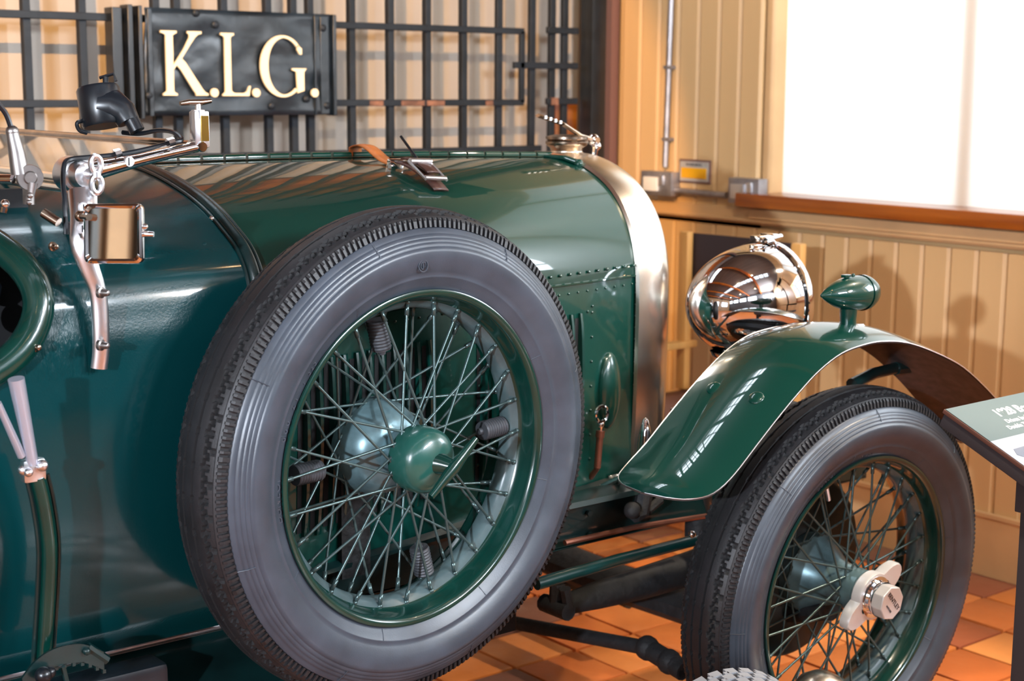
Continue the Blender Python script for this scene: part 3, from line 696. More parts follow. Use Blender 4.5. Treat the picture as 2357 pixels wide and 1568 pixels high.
# ------------------------------------------------------------------ wheels
tyre_half = [(.276, .051), (.283, .054), (.289, .0572), (.298, .063), (.3062, .0672), (.3076, .0684), (.309, .0676), (.316, .0715), (.328, .0775), (.340, .0805), (.350, .0812), (.3575, .0800), (.3580, .0775), (.3590, .0772), (.3645, .0775), (.3650, .0748), (.3660, .0745), (.3710, .0743), (.3715, .0712), (.3725, .0708), (.3775, .0698), (.3780, .0665), (.3790, .0660), (.3865, .0620), (.3875, .0600), (.3885, .0565), (.398, .0545), (.4025, .0530), (.4055, .0500)]
def treadR(s): return .4185-.0135*(abs(s)/.05)**2.2
def pl(x, y, F_, h):      # photo point on a wheel's plane at local height h -> local xy
    o = F_ @ V((0, 0, h)); n = V(F_.col[2][:3]); d = ray(x, y); t = (o-EYE).dot(n)/d.dot(n); return F_.inverted() @ (EYE+d*t)
def make_tyre(parent):
    b = MB(); N = 600
    tread = [.0500-.1*i/56 for i in range(57)]
    prof_a = [(r_, h_) for r_, h_ in tyre_half]; prof_b = [(r_, -h_) for r_, h_ in tyre_half][::-1]
    rows = []; low_ = set()
    for k in range(N+1):
        q = 2*PI*k/N; ca, sa = math.cos(q), math.sin(q); zz = .0024*(1 if (k % 4) < 2 else -1); zb = (k % 12) < 2
        row = [V((r_*ca, r_*sa, h_)) for r_, h_ in prof_a]
        for s in tread[1:-1]:
            R_ = treadR(s); dpt = 0
            a_ = abs(s)
            if abs(a_-(.034+zz)) < .0030: dpt = .0065
            elif zb and abs(a_-.034) < .0075: dpt = .004
            if abs(a_-.0115) < .0019: dpt = .007
            elif zb and .0080 < a_ < .0160: dpt = .006
            if (k % 12) in (6, 7) and .040 < a_ < .0475: dpt = .003
            row.append(V(((R_-dpt)*ca, (R_-dpt)*sa, s)))
            if dpt > 0: low_.add((k, len(row)-1))
        row += [V((r_*ca, r_*sa, h_)) for r_, h_ in prof_b]
        rows.append(row)
    b.grid(rows, m=1)
    # sidewall material inside radius .388
    L_ = len(rows[0]); na = len(tyre_half)
    mi = []
    for i in range(N):
        for k in range(L_-1): mi.append(0 if (k < na-5 or k >= L_-1-(na-5)) else 2 if sum(c_ in low_ for c_ in ((i, k), (i, k+1), (i+1, k), (i+1, k+1))) >= 1 else 1)  # tread grooves take the near-black material, shade put into the colour
    b.m = mi; b.sm = [x == 0 for x in mi]
    t = b.build('tyre', [sidew, rubber, dark], parent, autos=False); return t
def make_ribs(parent):
    b = MB(); N = 232
    for sg in (1, -1):
        for k in range(N):
            q = 2*PI*k/N; wide = (k % 10 == 0); hw = .0036 if wide else .0021; d0, d1 = .3882, .4035
            ca, sa = math.cos(q), math.sin(q); T = V((-sa, ca, 0)); Rv = V((ca, sa, 0)); Z = V((0, 0, sg))
            pts = []
            for rr, h0, h1 in ((d0, .0555, .0612), (.399, .053, .0585), (d1, .047, .0545)):
                for s_, hh in ((-1, h0), (-1, h1), (1, h1), (1, h0)): pts.append(Rv*rr+T*hw*s_+Z*hh)
            b.add(pts, [(1, 2, 6, 5), (5, 6, 10, 9), (0, 1, 5, 4), (4, 5, 9, 8), (2, 3, 7, 6), (6, 7, 11, 10), (0, 3, 2, 1), (8, 9, 10, 11)], 0, False)
    o = b.build('shoulder_ribs', rubber, parent, autos=False); o['kind'] = 'stuff'; return o
def make_rim(parent):
    b = MB(); hp = [(.2835, .0545), (.286, .0575), (.2855, .0610), (.282, .0625), (.277, .0610), (.273, .0565), (.271, .050), (.269, .041), (.266, .030), (.262, .023), (.254, .0165), (.2495, .012), (.2475, 0)]
    prof = hp+[(r_, -h_) for r_, h_ in hp[:-1]][::-1]; out2 = [(r_+.004, h_) for r_, h_ in prof[4:-4]][::-1]
    b.lathe(prof+out2, n=160, closed=True)
    L_ = len(prof+out2); b.m = [1 if 9 <= (i % L_) <= 14 else 0 for i in range(len(b.f))]
    return b.build('rim', [wheelg, wellm], parent)
def spokes_for(parent, mats_):
    # three rows: nose of hub to outer rim, nose to middle, inner flange to inner rim
    def sp(a0, r0_, h0, a1, r1_, h1, rad=.0025):
        p = V((r0_*math.cos(a0), r0_*math.sin(a0), h0)); q = V((r1_*math.cos(a1), r1_*math.sin(a1), h1)); d = (q-p).normalized()
        b = MB(); b.tube([p, q], rad, 6, cap=False); b.tube([q-d*.024, q-d*.004], .0040, 6); b.ball(q-d*.002, .0056, n=6)
        b.build('spoke', mats_, parent, autos=False)
    pq = pl(1207, 987, Fs, .020); ph = math.atan2(pq.y, pq.x); n = 28
    for k in range(n):
        a = ph+2*PI*k/n; s = 1 if k % 2 else -1
        sp(a+s*.80, .047, .046, a, .2625, .020)                # outer row, from the nose of the hub
    for k in range(28):
        a = 2*PI*(k+.25)/28; s = 1 if k % 2 else -1
        sp(a+s*.95, .080, -.060, a, .2545, -.016)               # inner row, from the broad inner flange
def wheel(name, org, nrm, up, spare=False, simple=False, spin=0.):
    # local z is the outward axis, origin on the wheel's middle plane
    F_ = frame(org, nrm, V((0, 0, 1)).cross(V(nrm)))
    e_ = empty(name, car); e_.matrix_parent_inverse = CI; e_.matrix_basis = F_
    return e_, F_
n_s = V((.09774, -.99490, -.02477)); C_s = V((1.48359, 2.06777, HC-.617766)) - n_s*.0590
n_f = V((.0044, -.998176, -.0602)); n_f.normalize(); C_f = V((2.50175, 1.94836, HC-1.022174)) - n_f*.0590
spare, Fs = wheel('spare_wheel', C_s, n_s, None)
front, Ff = wheel('front_wheel', C_f, n_f, None)
spare['label'] = 'upright spare wire wheel with green domed hub nut strapped beside the bonnet'
front['label'] = 'wire road wheel with chrome eared hub nut'
ty = make_tyre(spare); rb = make_ribs(spare); rm = make_rim(spare)
before = set(bpy.data.objects); spokes_for(spare, spokem); spk = [o for o in bpy.data.objects if o not in before]
for o in [ty, rb, rm]+spk:
    c = o.copy(); COL.objects.link(c); c.parent = front
    if o in (ty, rb, rm): c.rotation_euler = (0, 0, .4)
# spare hub
b = MB(); b.lathe([(.040, .052), (.046, .048), (.048, .030), (.044, .022), (.040, .0), (.042, -.03), (.066, -.055), (.082, -.060), (.084, -.064), (.084, -.078), (.078, -.082), (0, -.082)], n=48); b.build('hub', hubm, spare)
b = MB(); b.lathe([(.083, -.061), (.082, -.045), (.072, -.018), (.055, -.004), (.040, .0)], n=48); b.build('hub_dome', hubm, spare)
b = MB(); b.lathe([(.045, .030), (.0545, .036), (.0565, .048), (.0565, .062), (.054, .078), (.047, .088), (.036, .094), (.018, .098), (.012, .099), (0, .099)], n=48); b.build('hub_nut', nutm, spare)
b = MB(); e0, e1 = pl(1096, 1010, Fs, .122), pl(992, 1144, Fs, .122); cn = (e0+e1)/2
b.tube([e0, lerp(e0, cn, .6), cn, lerp(e1, cn, .6), e1], [.0065, .0095, .012, .0095, .0065], 12, flat=.8); b.tube([(cn.x*.4, cn.y*.4, .092), (cn.x, cn.y, .118)], [.020, .013], 14); b.build('nut_bar', wheelg, spare)
for (x, y) in ((868, 770), (1128, 985), (703, 1087), (966, 1288)):
    p = pl(x, y, Fs, -.005); rr = math.hypot(p.x, p.y); d = V((p.x/rr, p.y/rr, 0)); b = MB(); prf = []
    for i in range(18): prf.append((.0164+.0016*(i % 2), -.024+i*.0028))
    b.lathe([(0, -.034), (.006, -.034), (.007, -.026), (.0165, -.0255)]+prf+[(.0165, .026), (0, .026)], frame(d*(rr), d), 20); b.build('balance_weight', leadm, spare)
b = MB(); p = pl(1122, 795, Fs, -.01); d = V((p.x, p.y, 0)).normalized(); b.tube([p+d*.03, p, p-d*.012], [.006, .005, .003], 8); b.build('valve', brass, spare)
# raised wording on the sidewalls
def ring_text(s, parent, F_, a_start, rad, size, h, m, step=1.0, flip=False, name='raised_lettering'):
    jb = []
    a = a_start
    for chx in s:
        if chx != ' ':
            mt = M.Rotation(a, 4, 'Z') @ M.Translation((rad, 0, h)) @ M.Rotation(-PI/2, 4, 'Z')
            jb.append((chx, mt))
        a -= size*.72*step/rad
    bm = bmesh.new()
    for chx, mt in jb:
        cu = bpy.data.curves.new('t', 'FONT'); cu.body = chx; cu.size = size; cu.extrude = .0008; cu.align_x = 'CENTER'
        o = bpy.data.objects.new('t', cu); COL.objects.link(o); me = bpy.data.meshes.new_from_object(o.evaluated_get(bpy.context.evaluated_depsgraph_get())); bpy.data.objects.remove(o)
        me.transform(mt); bm.from_mesh(me); bpy.data.meshes.remove(me)
    me = bpy.data.meshes.new(name); bm.to_mesh(me); bm.free(); me.materials.append(m)
    o = bpy.data.objects.new(name, me); COL.objects.link(o); o.parent = parent; return o
pa = pl(647, 1195, Fs, .06); a0 = math.atan2(pa.y, pa.x)
ring_text('DUNLOP', spare, Fs, a0, .2925, .017, .0618, sidew, 1.05)
pa = pl(655, 1013, Fs, .06); a0 = math.atan2(pa.y, pa.x)
ring_text('600 21', spare, Fs, a0, .2925, .017, .0618, sidew, 1.05)
pa = pl(695, 880, Fs, .06); a0 = math.atan2(pa.y, pa.x)
ring_text('/ 325', spare, Fs, a0, .2925, .012, .0618, sidew, 1.0)
pa = pl(1872+30, 1080, Ff, .06); a0 = math.atan2(pa.y, pa.x)
ring_text('DUNLOP', front, Ff, a0+.12, .2925, .013, .0618, sidew, 1.1)
ring_text('FORT', front, Ff, a0-.35, .2925, .012, .0618, sidew, 1.1)
pa = pl(975, 612, Fs, .08); rr = math.hypot(pa.x, pa.y); b = MB(); T_ = M.Translation((pa.x, pa.y, .0782))
b.lathe([(.0105, 0), (.0105, .002), (.0088, .002), (.0088, 0)], T_, 28); b.lathe([(.0062, 0), (.0062, .0018), (.0050, .0018), (.0050, 0)], T_, 20, arc=PI*1.5); b.box((pa.x, pa.y, .0788), (.0014, .009, .002)); b.build('moulded_badge', sidew, spare)
b = MB()
for k in range(8):
    a = k*2*PI/8+.3; u_ = V((math.cos(a), math.sin(a), 0)); b.tube([u_*.388+V((0, 0, .0605)), u_*.3755+V((0, 0, .0715)), u_*.3645+V((0, 0, .0772))], .0008, 5)
    a += .2; u_ = V((math.cos(a), math.sin(a), 0)); b.tube([u_*.2895+V((0, 0, .0578)), u_*.3065+V((0, 0, .0676))], .0008, 5)
mr_ = b.build('mould_lines', sidew, spare); mr_['kind'] = 'stuff'; c = mr_.copy(); COL.objects.link(c); c.parent = front; c.rotation_euler = (0, 0, .5)
# front hub
b = MB(); b.lathe([(0, -.095), (.075, -.095), (.085, -.085), (.085, -.06), (.078, -.052), (.066, -.03), (.05, -.005), (.046, .02), (.046, .07), (.03, .075)], n=48); b.build('hub', hubm, front)
b = MB(); b.lathe([(.086, -.085), (.10, -.098), (.192, -.104), (.200, -.110), (.203, -.150), (.02, -.155)], n=72); b.build('brake_drum', drumm, front)
b = MB(); pol = []
ea, eb = pl(2090, 1330, Ff, .10), pl(1978, 1464, Ff, .10); ang = math.atan2(ea.y-eb.y, ea.x-eb.x)
for k in range(72):
    t = 2*PI*k/72; c1 = abs(math.cos(t)); r_ = .050 if c1 < .86 else .050+.045*((c1-.86)/.14)**1.7
    pol.append((r_*math.cos(t+ang), r_*math.sin(t+ang)))
mt = M.Translation((0, 0, .072)); n = len(pol)
b.grid([[mt @ V((x*s_, y*s_, h_)) for x, y in pol] for s_, h_ in ((.75, 0), (.93, .002), (1, .006), (1, .024), (.97, .028), (.5, .028))], closed=True); b.build('eared_nut', satin, front)
b = MB(); b.lathe([(.044, .098), (.044, .102), (.037, .103), (.034, .108), (.037, .112), (.037, .118)], n=40); b.build('nut_collar', chrome, front)
b = MB(); hx = [(.036*math.cos(k*PI/4+.2), .036*math.sin(k*PI/4+.2)) for k in range(8)]; b.prism(hx, M.Translation((0, 0, .112)), .030); b.build('hub_cap', satin, front, bevel=.002)
ta, tb = pl(2035, 1376, Ff, .1424), pl(2066, 1424, Ff, .1424); TXT = M.Rotation(math.atan2(tb.y-ta.y, tb.x-ta.x), 4, 'Z')
o = text('BENTLEY', TXT @ M.Translation((0, .001, .1424)), .0135, blackm, 'engraving', front, .0003, 'CENTER')
o = text('MOTORS', TXT @ M.Translation((0, -.016, .1424)), .006, graym, 'engraving', front, .0003, 'CENTER')
b = MB(); p = pl(1905, 1140, Ff, .02); d = V((p.x, p.y, 0)).normalized(); b.tube([p+d*.03, p-d*.012], .005, 8); b.build('valve', alu, front)
# far front wheel (mirror side)
far, F2 = wheel('front_wheel', V((C_f.x, 2*YC-C_f.y, C_f.z)), V((n_f.x, -n_f.y, n_f.z)), None)
far['label'] = 'wire road wheel on the far side'
for o in list(front.children):
    if o.name.startswith(('raised', 'engrav', 'mould')): continue
    c = o.copy(); COL.objects.link(c); c.parent = far
# spare mount on the body
b = MB(); q = Fs @ V((0, 0, -.082)); b.tube([q, q+V((0, .12, 0))], .05, 20); b.box(q+V((0, .06, -.12)), (.06, .04, .26)); C(b, 'spare_carrier', greasy)

# ------------------------------------------------------------------ cycle wings
wp = [(1.93, .708), (1.955, .712), (1.99, .722), (2.04, .752), (2.096, .797), (2.153, .842), (2.205, .880), (2.262, .916), (2.325, .942), (2.39, .952), (2.45, .953), (2.53, .942), (2.625, .912), (2.72, .872), (2.82, .808), (2.90, .745), (2.96, .69), (3.0, .64)]
def wingrows(yc):
    path = spline([V((x, 0, z)) for x, z in wp], 4); rows = []; Ltot = len(path)
    for i, p in enumerate(path):
        t = (path[min(i+1, Ltot-1)]-path[max(i-1, 0)]).normalized(); nrm = V((-t.z, 0, t.x))
        s = i/(Ltot-1); hw = .122
        ee = min(1, max(0, s/.16)); hw *= (math.sqrt(max(0, 1-(1-ee)**2)) if ee < 1 else 1)
        e2 = min(1, max(0, (1-s)/.10)); hw *= (.55+.45*math.sqrt(max(0, 1-(1-e2)**2)) if e2 < 1 else 1)
        hw = max(hw, .004); row = []
        for k in range(17):
            v_ = -1+2*k/16; row.append(p+V((0, yc+hw*v_, 0))+nrm*(.022*(1-v_*v_)*min(1, hw/.12)-.004))
        rows.append(row)
    return rows
def make_wing(yc):
    rows = wingrows(yc); b = MB(); b.grid(rows); und = MB()
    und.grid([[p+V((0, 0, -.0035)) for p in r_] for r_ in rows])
    C(b, 'front_wing', green); C(und, 'wing_underside', underm)
    e = MB(); e.tube([r_[0] for r_ in rows]+[r_[-1] for r_ in rows][::-1], .0012, 6, cap=False); C(e, 'wing_edge', alu)  # bright aluminium line stands in for a highlight along the rolled edge
    return rows
wr = make_wing(2.0); make_wing(2*YC-2.0)
def on_wing(x, yv):        # surface point
    best = min((p for r_ in wr for p in r_), key=lambda p: (p.x-x)**2+(p.y-yv)**2); return best
for px_, py_, yv in ((1733, 922, 1.92), (1643, 892, 2.07)):
    g = min((p for r_ in wr for p in r_), key=lambda p: ((p-EYE)-ray(px_, py_)*((p-EYE).dot(FW))).length)
    b = MB(); b.ball(g, .0155, n=20, mtx=frame((0, 0, 0), (-.6, -.2, .75)), sc_=(1, 1, .32)); C(b, 'wing_bolt', green)
b = MB(); b.tube([at(1960, 885, Y=2.06), at(2010, 860, Y=2.08), at(2060, 848, Y=2.09)], .013, 10); b.tube([at(2060, 848, Y=2.09), at(2090, 845, Y=2.09)], .016, 8); C(b, 'wing_bracket', chassis)
b = MB(); b.tube([(2.32, 2.36, .62), (2.25, 2.25, .72), (2.22, 2.08, .86)], .012, 10); C(b, 'wing_stay', chassis)
# side lamps
def sidelamp(yc):
    base = V((2.475, yc, 1.029)); F_ = frame(base, (1, .0, -.03))
    b = MB(); b.lathe([(0, -.089), (.004, -.084), (.014, -.066), (.024, -.045), (.031, -.02), (.0345, 0), (.0355, .02), (.0345, .04), (.031, .058), (.028, .064)], F_, 36); o = C(b, 'side_lamp', green)
    b = MB(); b.lathe([(.0365, .036), (.0365, .043), (.034, .052), (.030, .060)], F_, 36); C(b, 'lamp_rim', green)
    b = MB(); b.lathe([(.029, .062), (.020, .074), (.01, .079), (0, .080)], F_, 28); C(b, 'lamp_lens', glass)
    b = MB(); b.tube([base+V((.0, 0, -.03)), base+V((.0, 0, -.052)), base+V((0, 0, -.066))], [.018, .0165, .017], 16); C(b, 'lamp_stem', green)
    b = MB(); b.lathe([(0, .006), (.03, .006), (.034, .002), (.034, -.002)], M.Translation(base+V((.002, 0, -.069))) @ M.Diagonal((1.25, .8, 1, 1)), 24); C(b, 'lamp_foot', chrome)
    b = MB(); b.box(base+V((-.012, 0, .036)), (.018, .012, .006), bev=.001); b.ball(base+V((.01, 0, .036)), .004, n=8); C(b, 'lamp_screw', green)
sidelamp(1.985); sidelamp(2*YC-1.985)
# headlamps
def headlamp(yc):
    c = V((2.605, yc, .965)); F_ = frame(c, (1, 0, 0), (0, 1, 0)); L_, R_ = .205, .130
    prf = [(R_*math.sin(PI/2*i/18), -L_*math.cos(PI/2*i/18)) for i in range(19)]
    b = MB(); b.lathe([(R_*.0, -L_)]+prf[1:], F_, 56); C(b, 'headlamp_bowl', chrome)
    b = MB(); b.lathe([(.1305, -.006), (.136, -.004), (.1375, .004), (.136, .014), (.131, .020), (.126, .022), (.124, .016)], F_, 56); C(b, 'headlamp_rim', chrome)
    b = MB(); b.lathe([(.125, .018), (.09, .028), (.05, .033), (0, .035)], F_, 48); C(b, 'headlamp_lens', glass)
    b = MB(); b.box(c+V((-.012, -.004, .142)), (.05, .03, .012), bev=.003); b.tube([c+V((-.03, -.03, .139)), c+V((.02, -.03, .146))], .006, 8); b.box(c+V((-.05, -.02, .126)), (.028, .014, .01), bev=.002); b.box(c+V((.015, 0, .14)), (.02, .04, .02), bev=.003); C(b, 'rim_clip', chrome)
    b = MB()
    s0 = c+V((-.10, 0, -.115)); b.lathe([(.045, .012), (.040, 0), (.026, -.008), (.024, -.02), (.030, -.026), (.026, -.034), (.018, -.05)], M.Translation(s0), 24); C(b, 'headlamp_mount', chrome)
    b = MB(); sg = 1 if yc < YC else -1
    b.tube([s0+V((0, 0, -.045)), s0+V((0, .0, -.10)), s0+V((0, sg*.03, -.25))], [.016, .02, .02], 12); b.box(s0+V((-.01, 0, -.085)), (.06, .05, .035), bev=.008); b.box(s0+V((0, sg*.03, -.27)), (.06, .05, .06), bev=.006); C(b, 'headlamp_bracket', greasy)
headlamp(2.33); headlamp(2*YC-2.33)
b = MB(); b.tube([(2.50, 2.36, .66), (2.50, 3.06, .66)], .016, 12); C(b, 'lamp_bar', greasy)
# glass-like teardrop by the foot of the radiator
b = MB(); p = at(1485, 1010, Y=2.28); b.lathe([(0, .045), (.006, .04), (.012, .015), (.016, -.012), (.015, -.028), (.008, -.038), (0, -.04)], M.Translation(p), 16); b.tube([p-V((0, 0, .035)), p-V((0, 0, .1))], .007, 8); b.tube([p-V((0, 0, .06)), p+V((-.03, .1, -.12))], .007, 8); C(b, 'grease_cup', chrome)
b = MB(); p = at(1555, 940, Y=2.5); b.tube([p, p-V((0, 0, .06))], .012, 8); b.tube([p+V((.03, 0, -.01)), p+V((.03, 0, -.07))], .01, 8); C(b, 'steering_bolt', chrome)

# ------------------------------------------------------------------ bonnet strap
def bs(X, wv, off=0): return V((X, YC-wv, surf(X, wv)+off))
def strap(parts, name, m, X0, w0, w1, wd, lift, n=18):
    b = MB(); rows = []
    for i in range(n+1):
        t = i/n; wv = lerp(w0, w1, t); l = lift(t); xc = lerp(X0, X0+.012, t)
        rows.append([bs(xc-wd/2, wv, l), bs(xc, wv, l+.0015), bs(xc+wd/2, wv, l)])
    b.grid(rows); return C(b, name, m, solid=.0035)
strap(None, 'strap', leather, 1.775, -.05, .135, .030, lambda t: .004+.022*math.sin(PI*min(1, t*1.15))**2)
b = MB(); c_ = bs(1.778, .165, .008); RX = M.Rotation(math.radians(18), 3, 'X').to_4x4().to_3x3()
b.box(bs(1.778, .145, .009), (.034, .012, .02), rot=RX, bev=.0015); b.box(bs(1.762, .155, .004), (.010, .012, .012), rot=RX); C(b, 'strap_loop', chrome)
strap(None, 'strap_tail', darkleather, 1.79, .15, .266, .034, lambda t: .014-.008*t+.006*math.sin(PI*t))
strap(None, 'strap_keeper', darkleather, 1.795, .16, .235, .030, lambda t: .024+.006*math.sin(PI*t))
b = MB()
for wv, ll in ((.205, .034), (.255, .024)): b.tube([bs(1.795-.024, wv, ll), bs(1.795+.026, wv, ll)], .0065 if wv < .23 else .0045, 10)
b.tube([bs(1.771, .20, .032), bs(1.771, .258, .022)], .003, 6); b.tube([bs(1.821, .20, .032), bs(1.821, .258, .022)], .003, 6)
C(b, 'buckle', alu)
b = MB(); b.tube([bs(1.80, .19, .032), bs(1.795, .14, .062)], .0028, 8); C(b, 'buckle_tongue', blackm)

# ------------------------------------------------------------------ folded windscreen
AY = 2.265
pv = at(178, 402, Y=AY); en = at(452, 338, Y=AY)
b = MB(); ax = (en-pv)
b.tube([pv, lerp(pv, en, .25), lerp(pv, en, .5), en], [.022, .017, .0125, .0115], 14, flat=.8); C(b, 'screen_arm', chrome)
b = MB(); b.lathe([(0, .030), (.012, .029), (.018, .026), (.0205, .018), (.022, .006), (.0265, .004), (.0275, -.004), (.0275, -.03)], frame(at(180, 402, Y=AY-.01), (0.05, -1, 0)), 36); C(b, 'pivot_boss', alu)
b = MB(); w0 = at(220, 402, Y=AY-.062)
for s in (-1, 1):
    b.tube([w0+V((.0015*math.cos(q*PI/9), -.002, s*.0145))+V((.0065*math.cos(q*PI/9), 0, .0130*math.sin(q*PI/9))) for q in range(19)], .0046, 8, cap=False)
b.tube([w0+V((0, -.002, -.004)), w0+V((0, -.002, .004))], .0075, 10); b.tube([w0, w0+V((0, .04, 0))], .009, 12); C(b, 'wing_nut', alu)
for (x, y, r_) in ((297, 372, .0075), (228, 412, .0)):
    if r_: b = MB(); b.lathe([(0, .003), (r_, .003), (r_+.001, 0), (r_+.001, -.006)], frame(at(x, y, Y=AY-.0125), (0, -1, 0)), 20); b.box(at(x, y, Y=AY-.016), (.0015, .001, .012), m=1); C(b, 'slotted_screw', [satin, dark])
# block and T handle
p = at(459, 298, Y=AY); b = MB(); b.box(p, (.026, .020, .058), bev=.003); b.box(p+V((.004, -.011, .002)), (.013, .002, .040), m=1); C(b, 'clamp_block', [alu, mat('yellow_reflection', (.75, .52, .12), .15, metal=1)])  # gold strip paints a yellow reflection onto the block
b = MB(); q = at(456, 262, Y=AY); b.lathe([(.011, -.008), (.011, .006), (.0045, .007), (.0045, .018)], M.Translation(q), 20); C(b, 'clamp_collar', alu)
b = MB(); t = at(449, 237, Y=AY); b.tube([t+V((-.026, 0, -.001)), t+V((-.012, 0, .001)), t+V((.012, 0, .001)), t+V((.028, 0, .003))], [.0035, .005, .005, .0035], 12); C(b, 'thumb_bar', brass)
b = MB(); b.lathe([(0, .002), (.0075, .002), (.0085, 0), (.0085, -.003)], frame(at(466, 338, Y=AY-.012), (0, -1, 0)), 20); C(b, 'slotted_screw', chrome)
# glass and rails
zf = en.z+.002; zr = pv.z-.008; W_ = .94
g0, g1 = V((pv.x-.005, AY+.01, zr)), V((en.x-.01, AY+.01, zf))
b = MB(); b.tube([g1-V((0, .01, 0)), g1+V((0, W_, 0))], .0085, 12); C(b, 'screen_top_rail', brass)
b = MB(); b.tube([g0-V((0, .01, 0)), g0+V((0, W_, 0))], .0085, 12); b.tube([g0+V((-.008, 0, -.014)), g0+V((-.008, W_, -.014))], .006, 10); C(b, 'screen_bottom_rail', nickel)
b = MB(); n_ = 2; mid = (g0+g1)/2+V((0, W_/2, 0)); d = (g1-g0); up_ = V((-d.z, 0, d.x)).normalized(); R3 = M(((d.normalized().x, 0, up_.x), (0, 1, 0), (d.normalized().z, 0, up_.z)))
b.box(mid, (d.length, W_, .005), rot=R3); C(b, 'screen_glass', glass)
b = MB(); b.tube([g0+V((0, W_, 0)), g1+V((0, W_, 0))], .010, 12); C(b, 'screen_arm', chrome)
# wiper motor: drum, neck, bracket, loop, wire
mc = at(232, 246, Y=2.47); ax_ = (UP*.985+RT*-.17).normalized(); Fm = frame(mc, ax_, RT)
b = MB(); b.lathe([(0, -.033), (.0325, -.033), (.0355, -.029), (.0355, .029), (.033, .0335), (0, .034)], Fm, 40); C(b, 'wiper_motor', blackm)
b = MB(); b.tube([Fm @ V((.004, -.006, -.001)), Fm @ V((.024, -.007, -.006)), Fm @ V((.038, -.008, -.018)), Fm @ V((.043, -.008, -.034))], [.031, .029, .022, .019], 18); b.tube([Fm @ V((.048, -.01, -.03)), Fm @ V((.055, -.01, -.052))], .013, 12); C(b, 'motor_neck', blackm)
b = MB(); b.tube([Fm @ V((.016, -.008, .034)), Fm @ V((.018, -.008, .046))], .005, 8); b.tube([Fm @ V((.008, -.008, .046)), Fm @ V((.032, -.008, .049)), Fm @ V((.034, -.008, .036))], .0028, 8); C(b, 'motor_lever', blackm)
b = MB(); b.tube(spline([at(190, 278, Y=2.47), at(177, 284, Y=2.47), at(183, 300, Y=2.47), at(200, 306, Y=2.47)], 4), .0035, 8); C(b, 'motor_clip', blackm)
b = MB(); b.tube(spline([at(282, 305, Y=2.45), at(320, 308, Y=2.42), at(365, 300, Y=2.36), at(400, 305, Y=2.30), at(418, 322, Y=2.27), at(395, 328, Y=2.26), at(330, 345, Y=2.25), at(270, 356, Y=2.25), at(205, 362, Y=2.25), at(165, 366, Y=2.245), at(148, 378, Y=2.235), at(145, 420, Y=2.22), at(150, 470, Y=2.20), at(152, 540, Y=2.19)], 4), .0038, 8); C(b, 'wiper_cable', blackm)
for x, y in ((270, 353), (393, 327)): b = MB(); b.tube([at(x-7, y+3, Y=2.245), at(x+7, y-1, Y=2.245)], .0075, 8); C(b, 'cable_clip', chrome)
# stanchion down the body side
st = [at(190, 440, Y=2.225), at(192, 500, Y=2.20), at(188, 560, Y=2.185), at(205, 615, Y=2.18), at(222, 660, Y=2.178), at(229, 700, Y=2.178), at(232, 760, Y=2.178), at(232, 810, Y=2.18), at(228, 848, Y=2.183)]
b = MB(); b.tube(spline(st, 4), [lerp(.0215, .0125, min(1, i/16)) for i in range(33)], 12, flat=.55); C(b, 'screen_stanchion', alu)
b = MB(); b.tube([at(196, 485, Y=2.185), at(190, 535, Y=2.175), at(193, 545, Y=2.175)], .010, 12, flat=.6); b.tube([at(197, 470, Y=2.19), at(196, 490, Y=2.185)], .0115, 12); C(b, 'stanchion_plate', alu)
for x, y in ((236, 674), (236, 795)):
    p = at(x, y, Y=2.158); b = MB(); b.lathe([(0, .013), (.004, .011), (.0055, .005), (.0055, 0), (.0085, -.001), (.0085, -.006)], frame(p, (.45, -.9, 0)), 16); C(b, 'acorn_nut', dullal)
for x, y in ((193, 478), (190, 527)):
    b = MB(); b.lathe([(0, .002), (.0065, .002), (.0075, 0), (.0075, -.004)], frame(at(x, y, Y=2.17), (0, -1, 0)), 20); b.box(at(x, y, Y=2.167), (.0014, .0012, .010), m=1); C(b, 'slotted_screw', [satin, dark])
b = MB(); b.ball(at(186, 498, Y=2.16), .009); b.tube([at(186, 498, Y=2.16), at(205, 500, Y=2.11)], .005, 8); C(b, 'mirror_ball_joint', brass)
b = MB(); b.tube([at(100, 490, Y=2.2), at(135, 512, Y=2.18)], .0075, 10); C(b, 'coach_handle', brass)
for x, y, yy in ((85, 800, 2.175), (124, 568, 2.185), (228, 520, 2.17)):
    b = MB(); b.lathe([(0, .008), (.004, .006), (.005, 0), (.007, -.001), (.007, -.004)], frame(at(x, y, Y=yy), (.3, -.95, 0)), 14); C(b, 'stud', brass)
# mirror
mc = at(262, 538, Y=2.10); mn = ((EYE-mc).normalized()+(V((-3.5, -.28, 1.85))-mc).normalized()).normalized(); Fmr = frame(mc, mn, RT)
def rrect(w_, h_, r_, n=6):
    o = []
    for cx_, cy_, a0_ in ((w_-r_, h_-r_, 0), (-w_+r_, h_-r_, 90), (-w_+r_, -h_+r_, 180), (w_-r_, -h_+r_, 270)):
        for i in range(n+1): a = math.radians(a0_+90*i/n); o.append((cx_+r_*math.cos(a), cy_+r_*math.sin(a)))
    return o
b = MB(); rows = []
for w_, h_, z_ in ((.036, .036, .004), (.0395, .0395, .007), (.0425, .0425, .0045), (.0435, .0435, -.002), (.0425, .0425, -.010), (.036, .036, -.016), (.02, .02, -.018)): rows.append([Fmr @ V((x, y, z_)) for x, y in rrect(w_, h_, .0085)])
b.grid(rows, closed=True); C(b, 'mirror_frame', chrome)
b = MB(); b.prism(rrect(.037, .037, .007), Fmr @ M.Translation((0, 0, .003)), .001); C(b, 'mirror_glass', mirror)
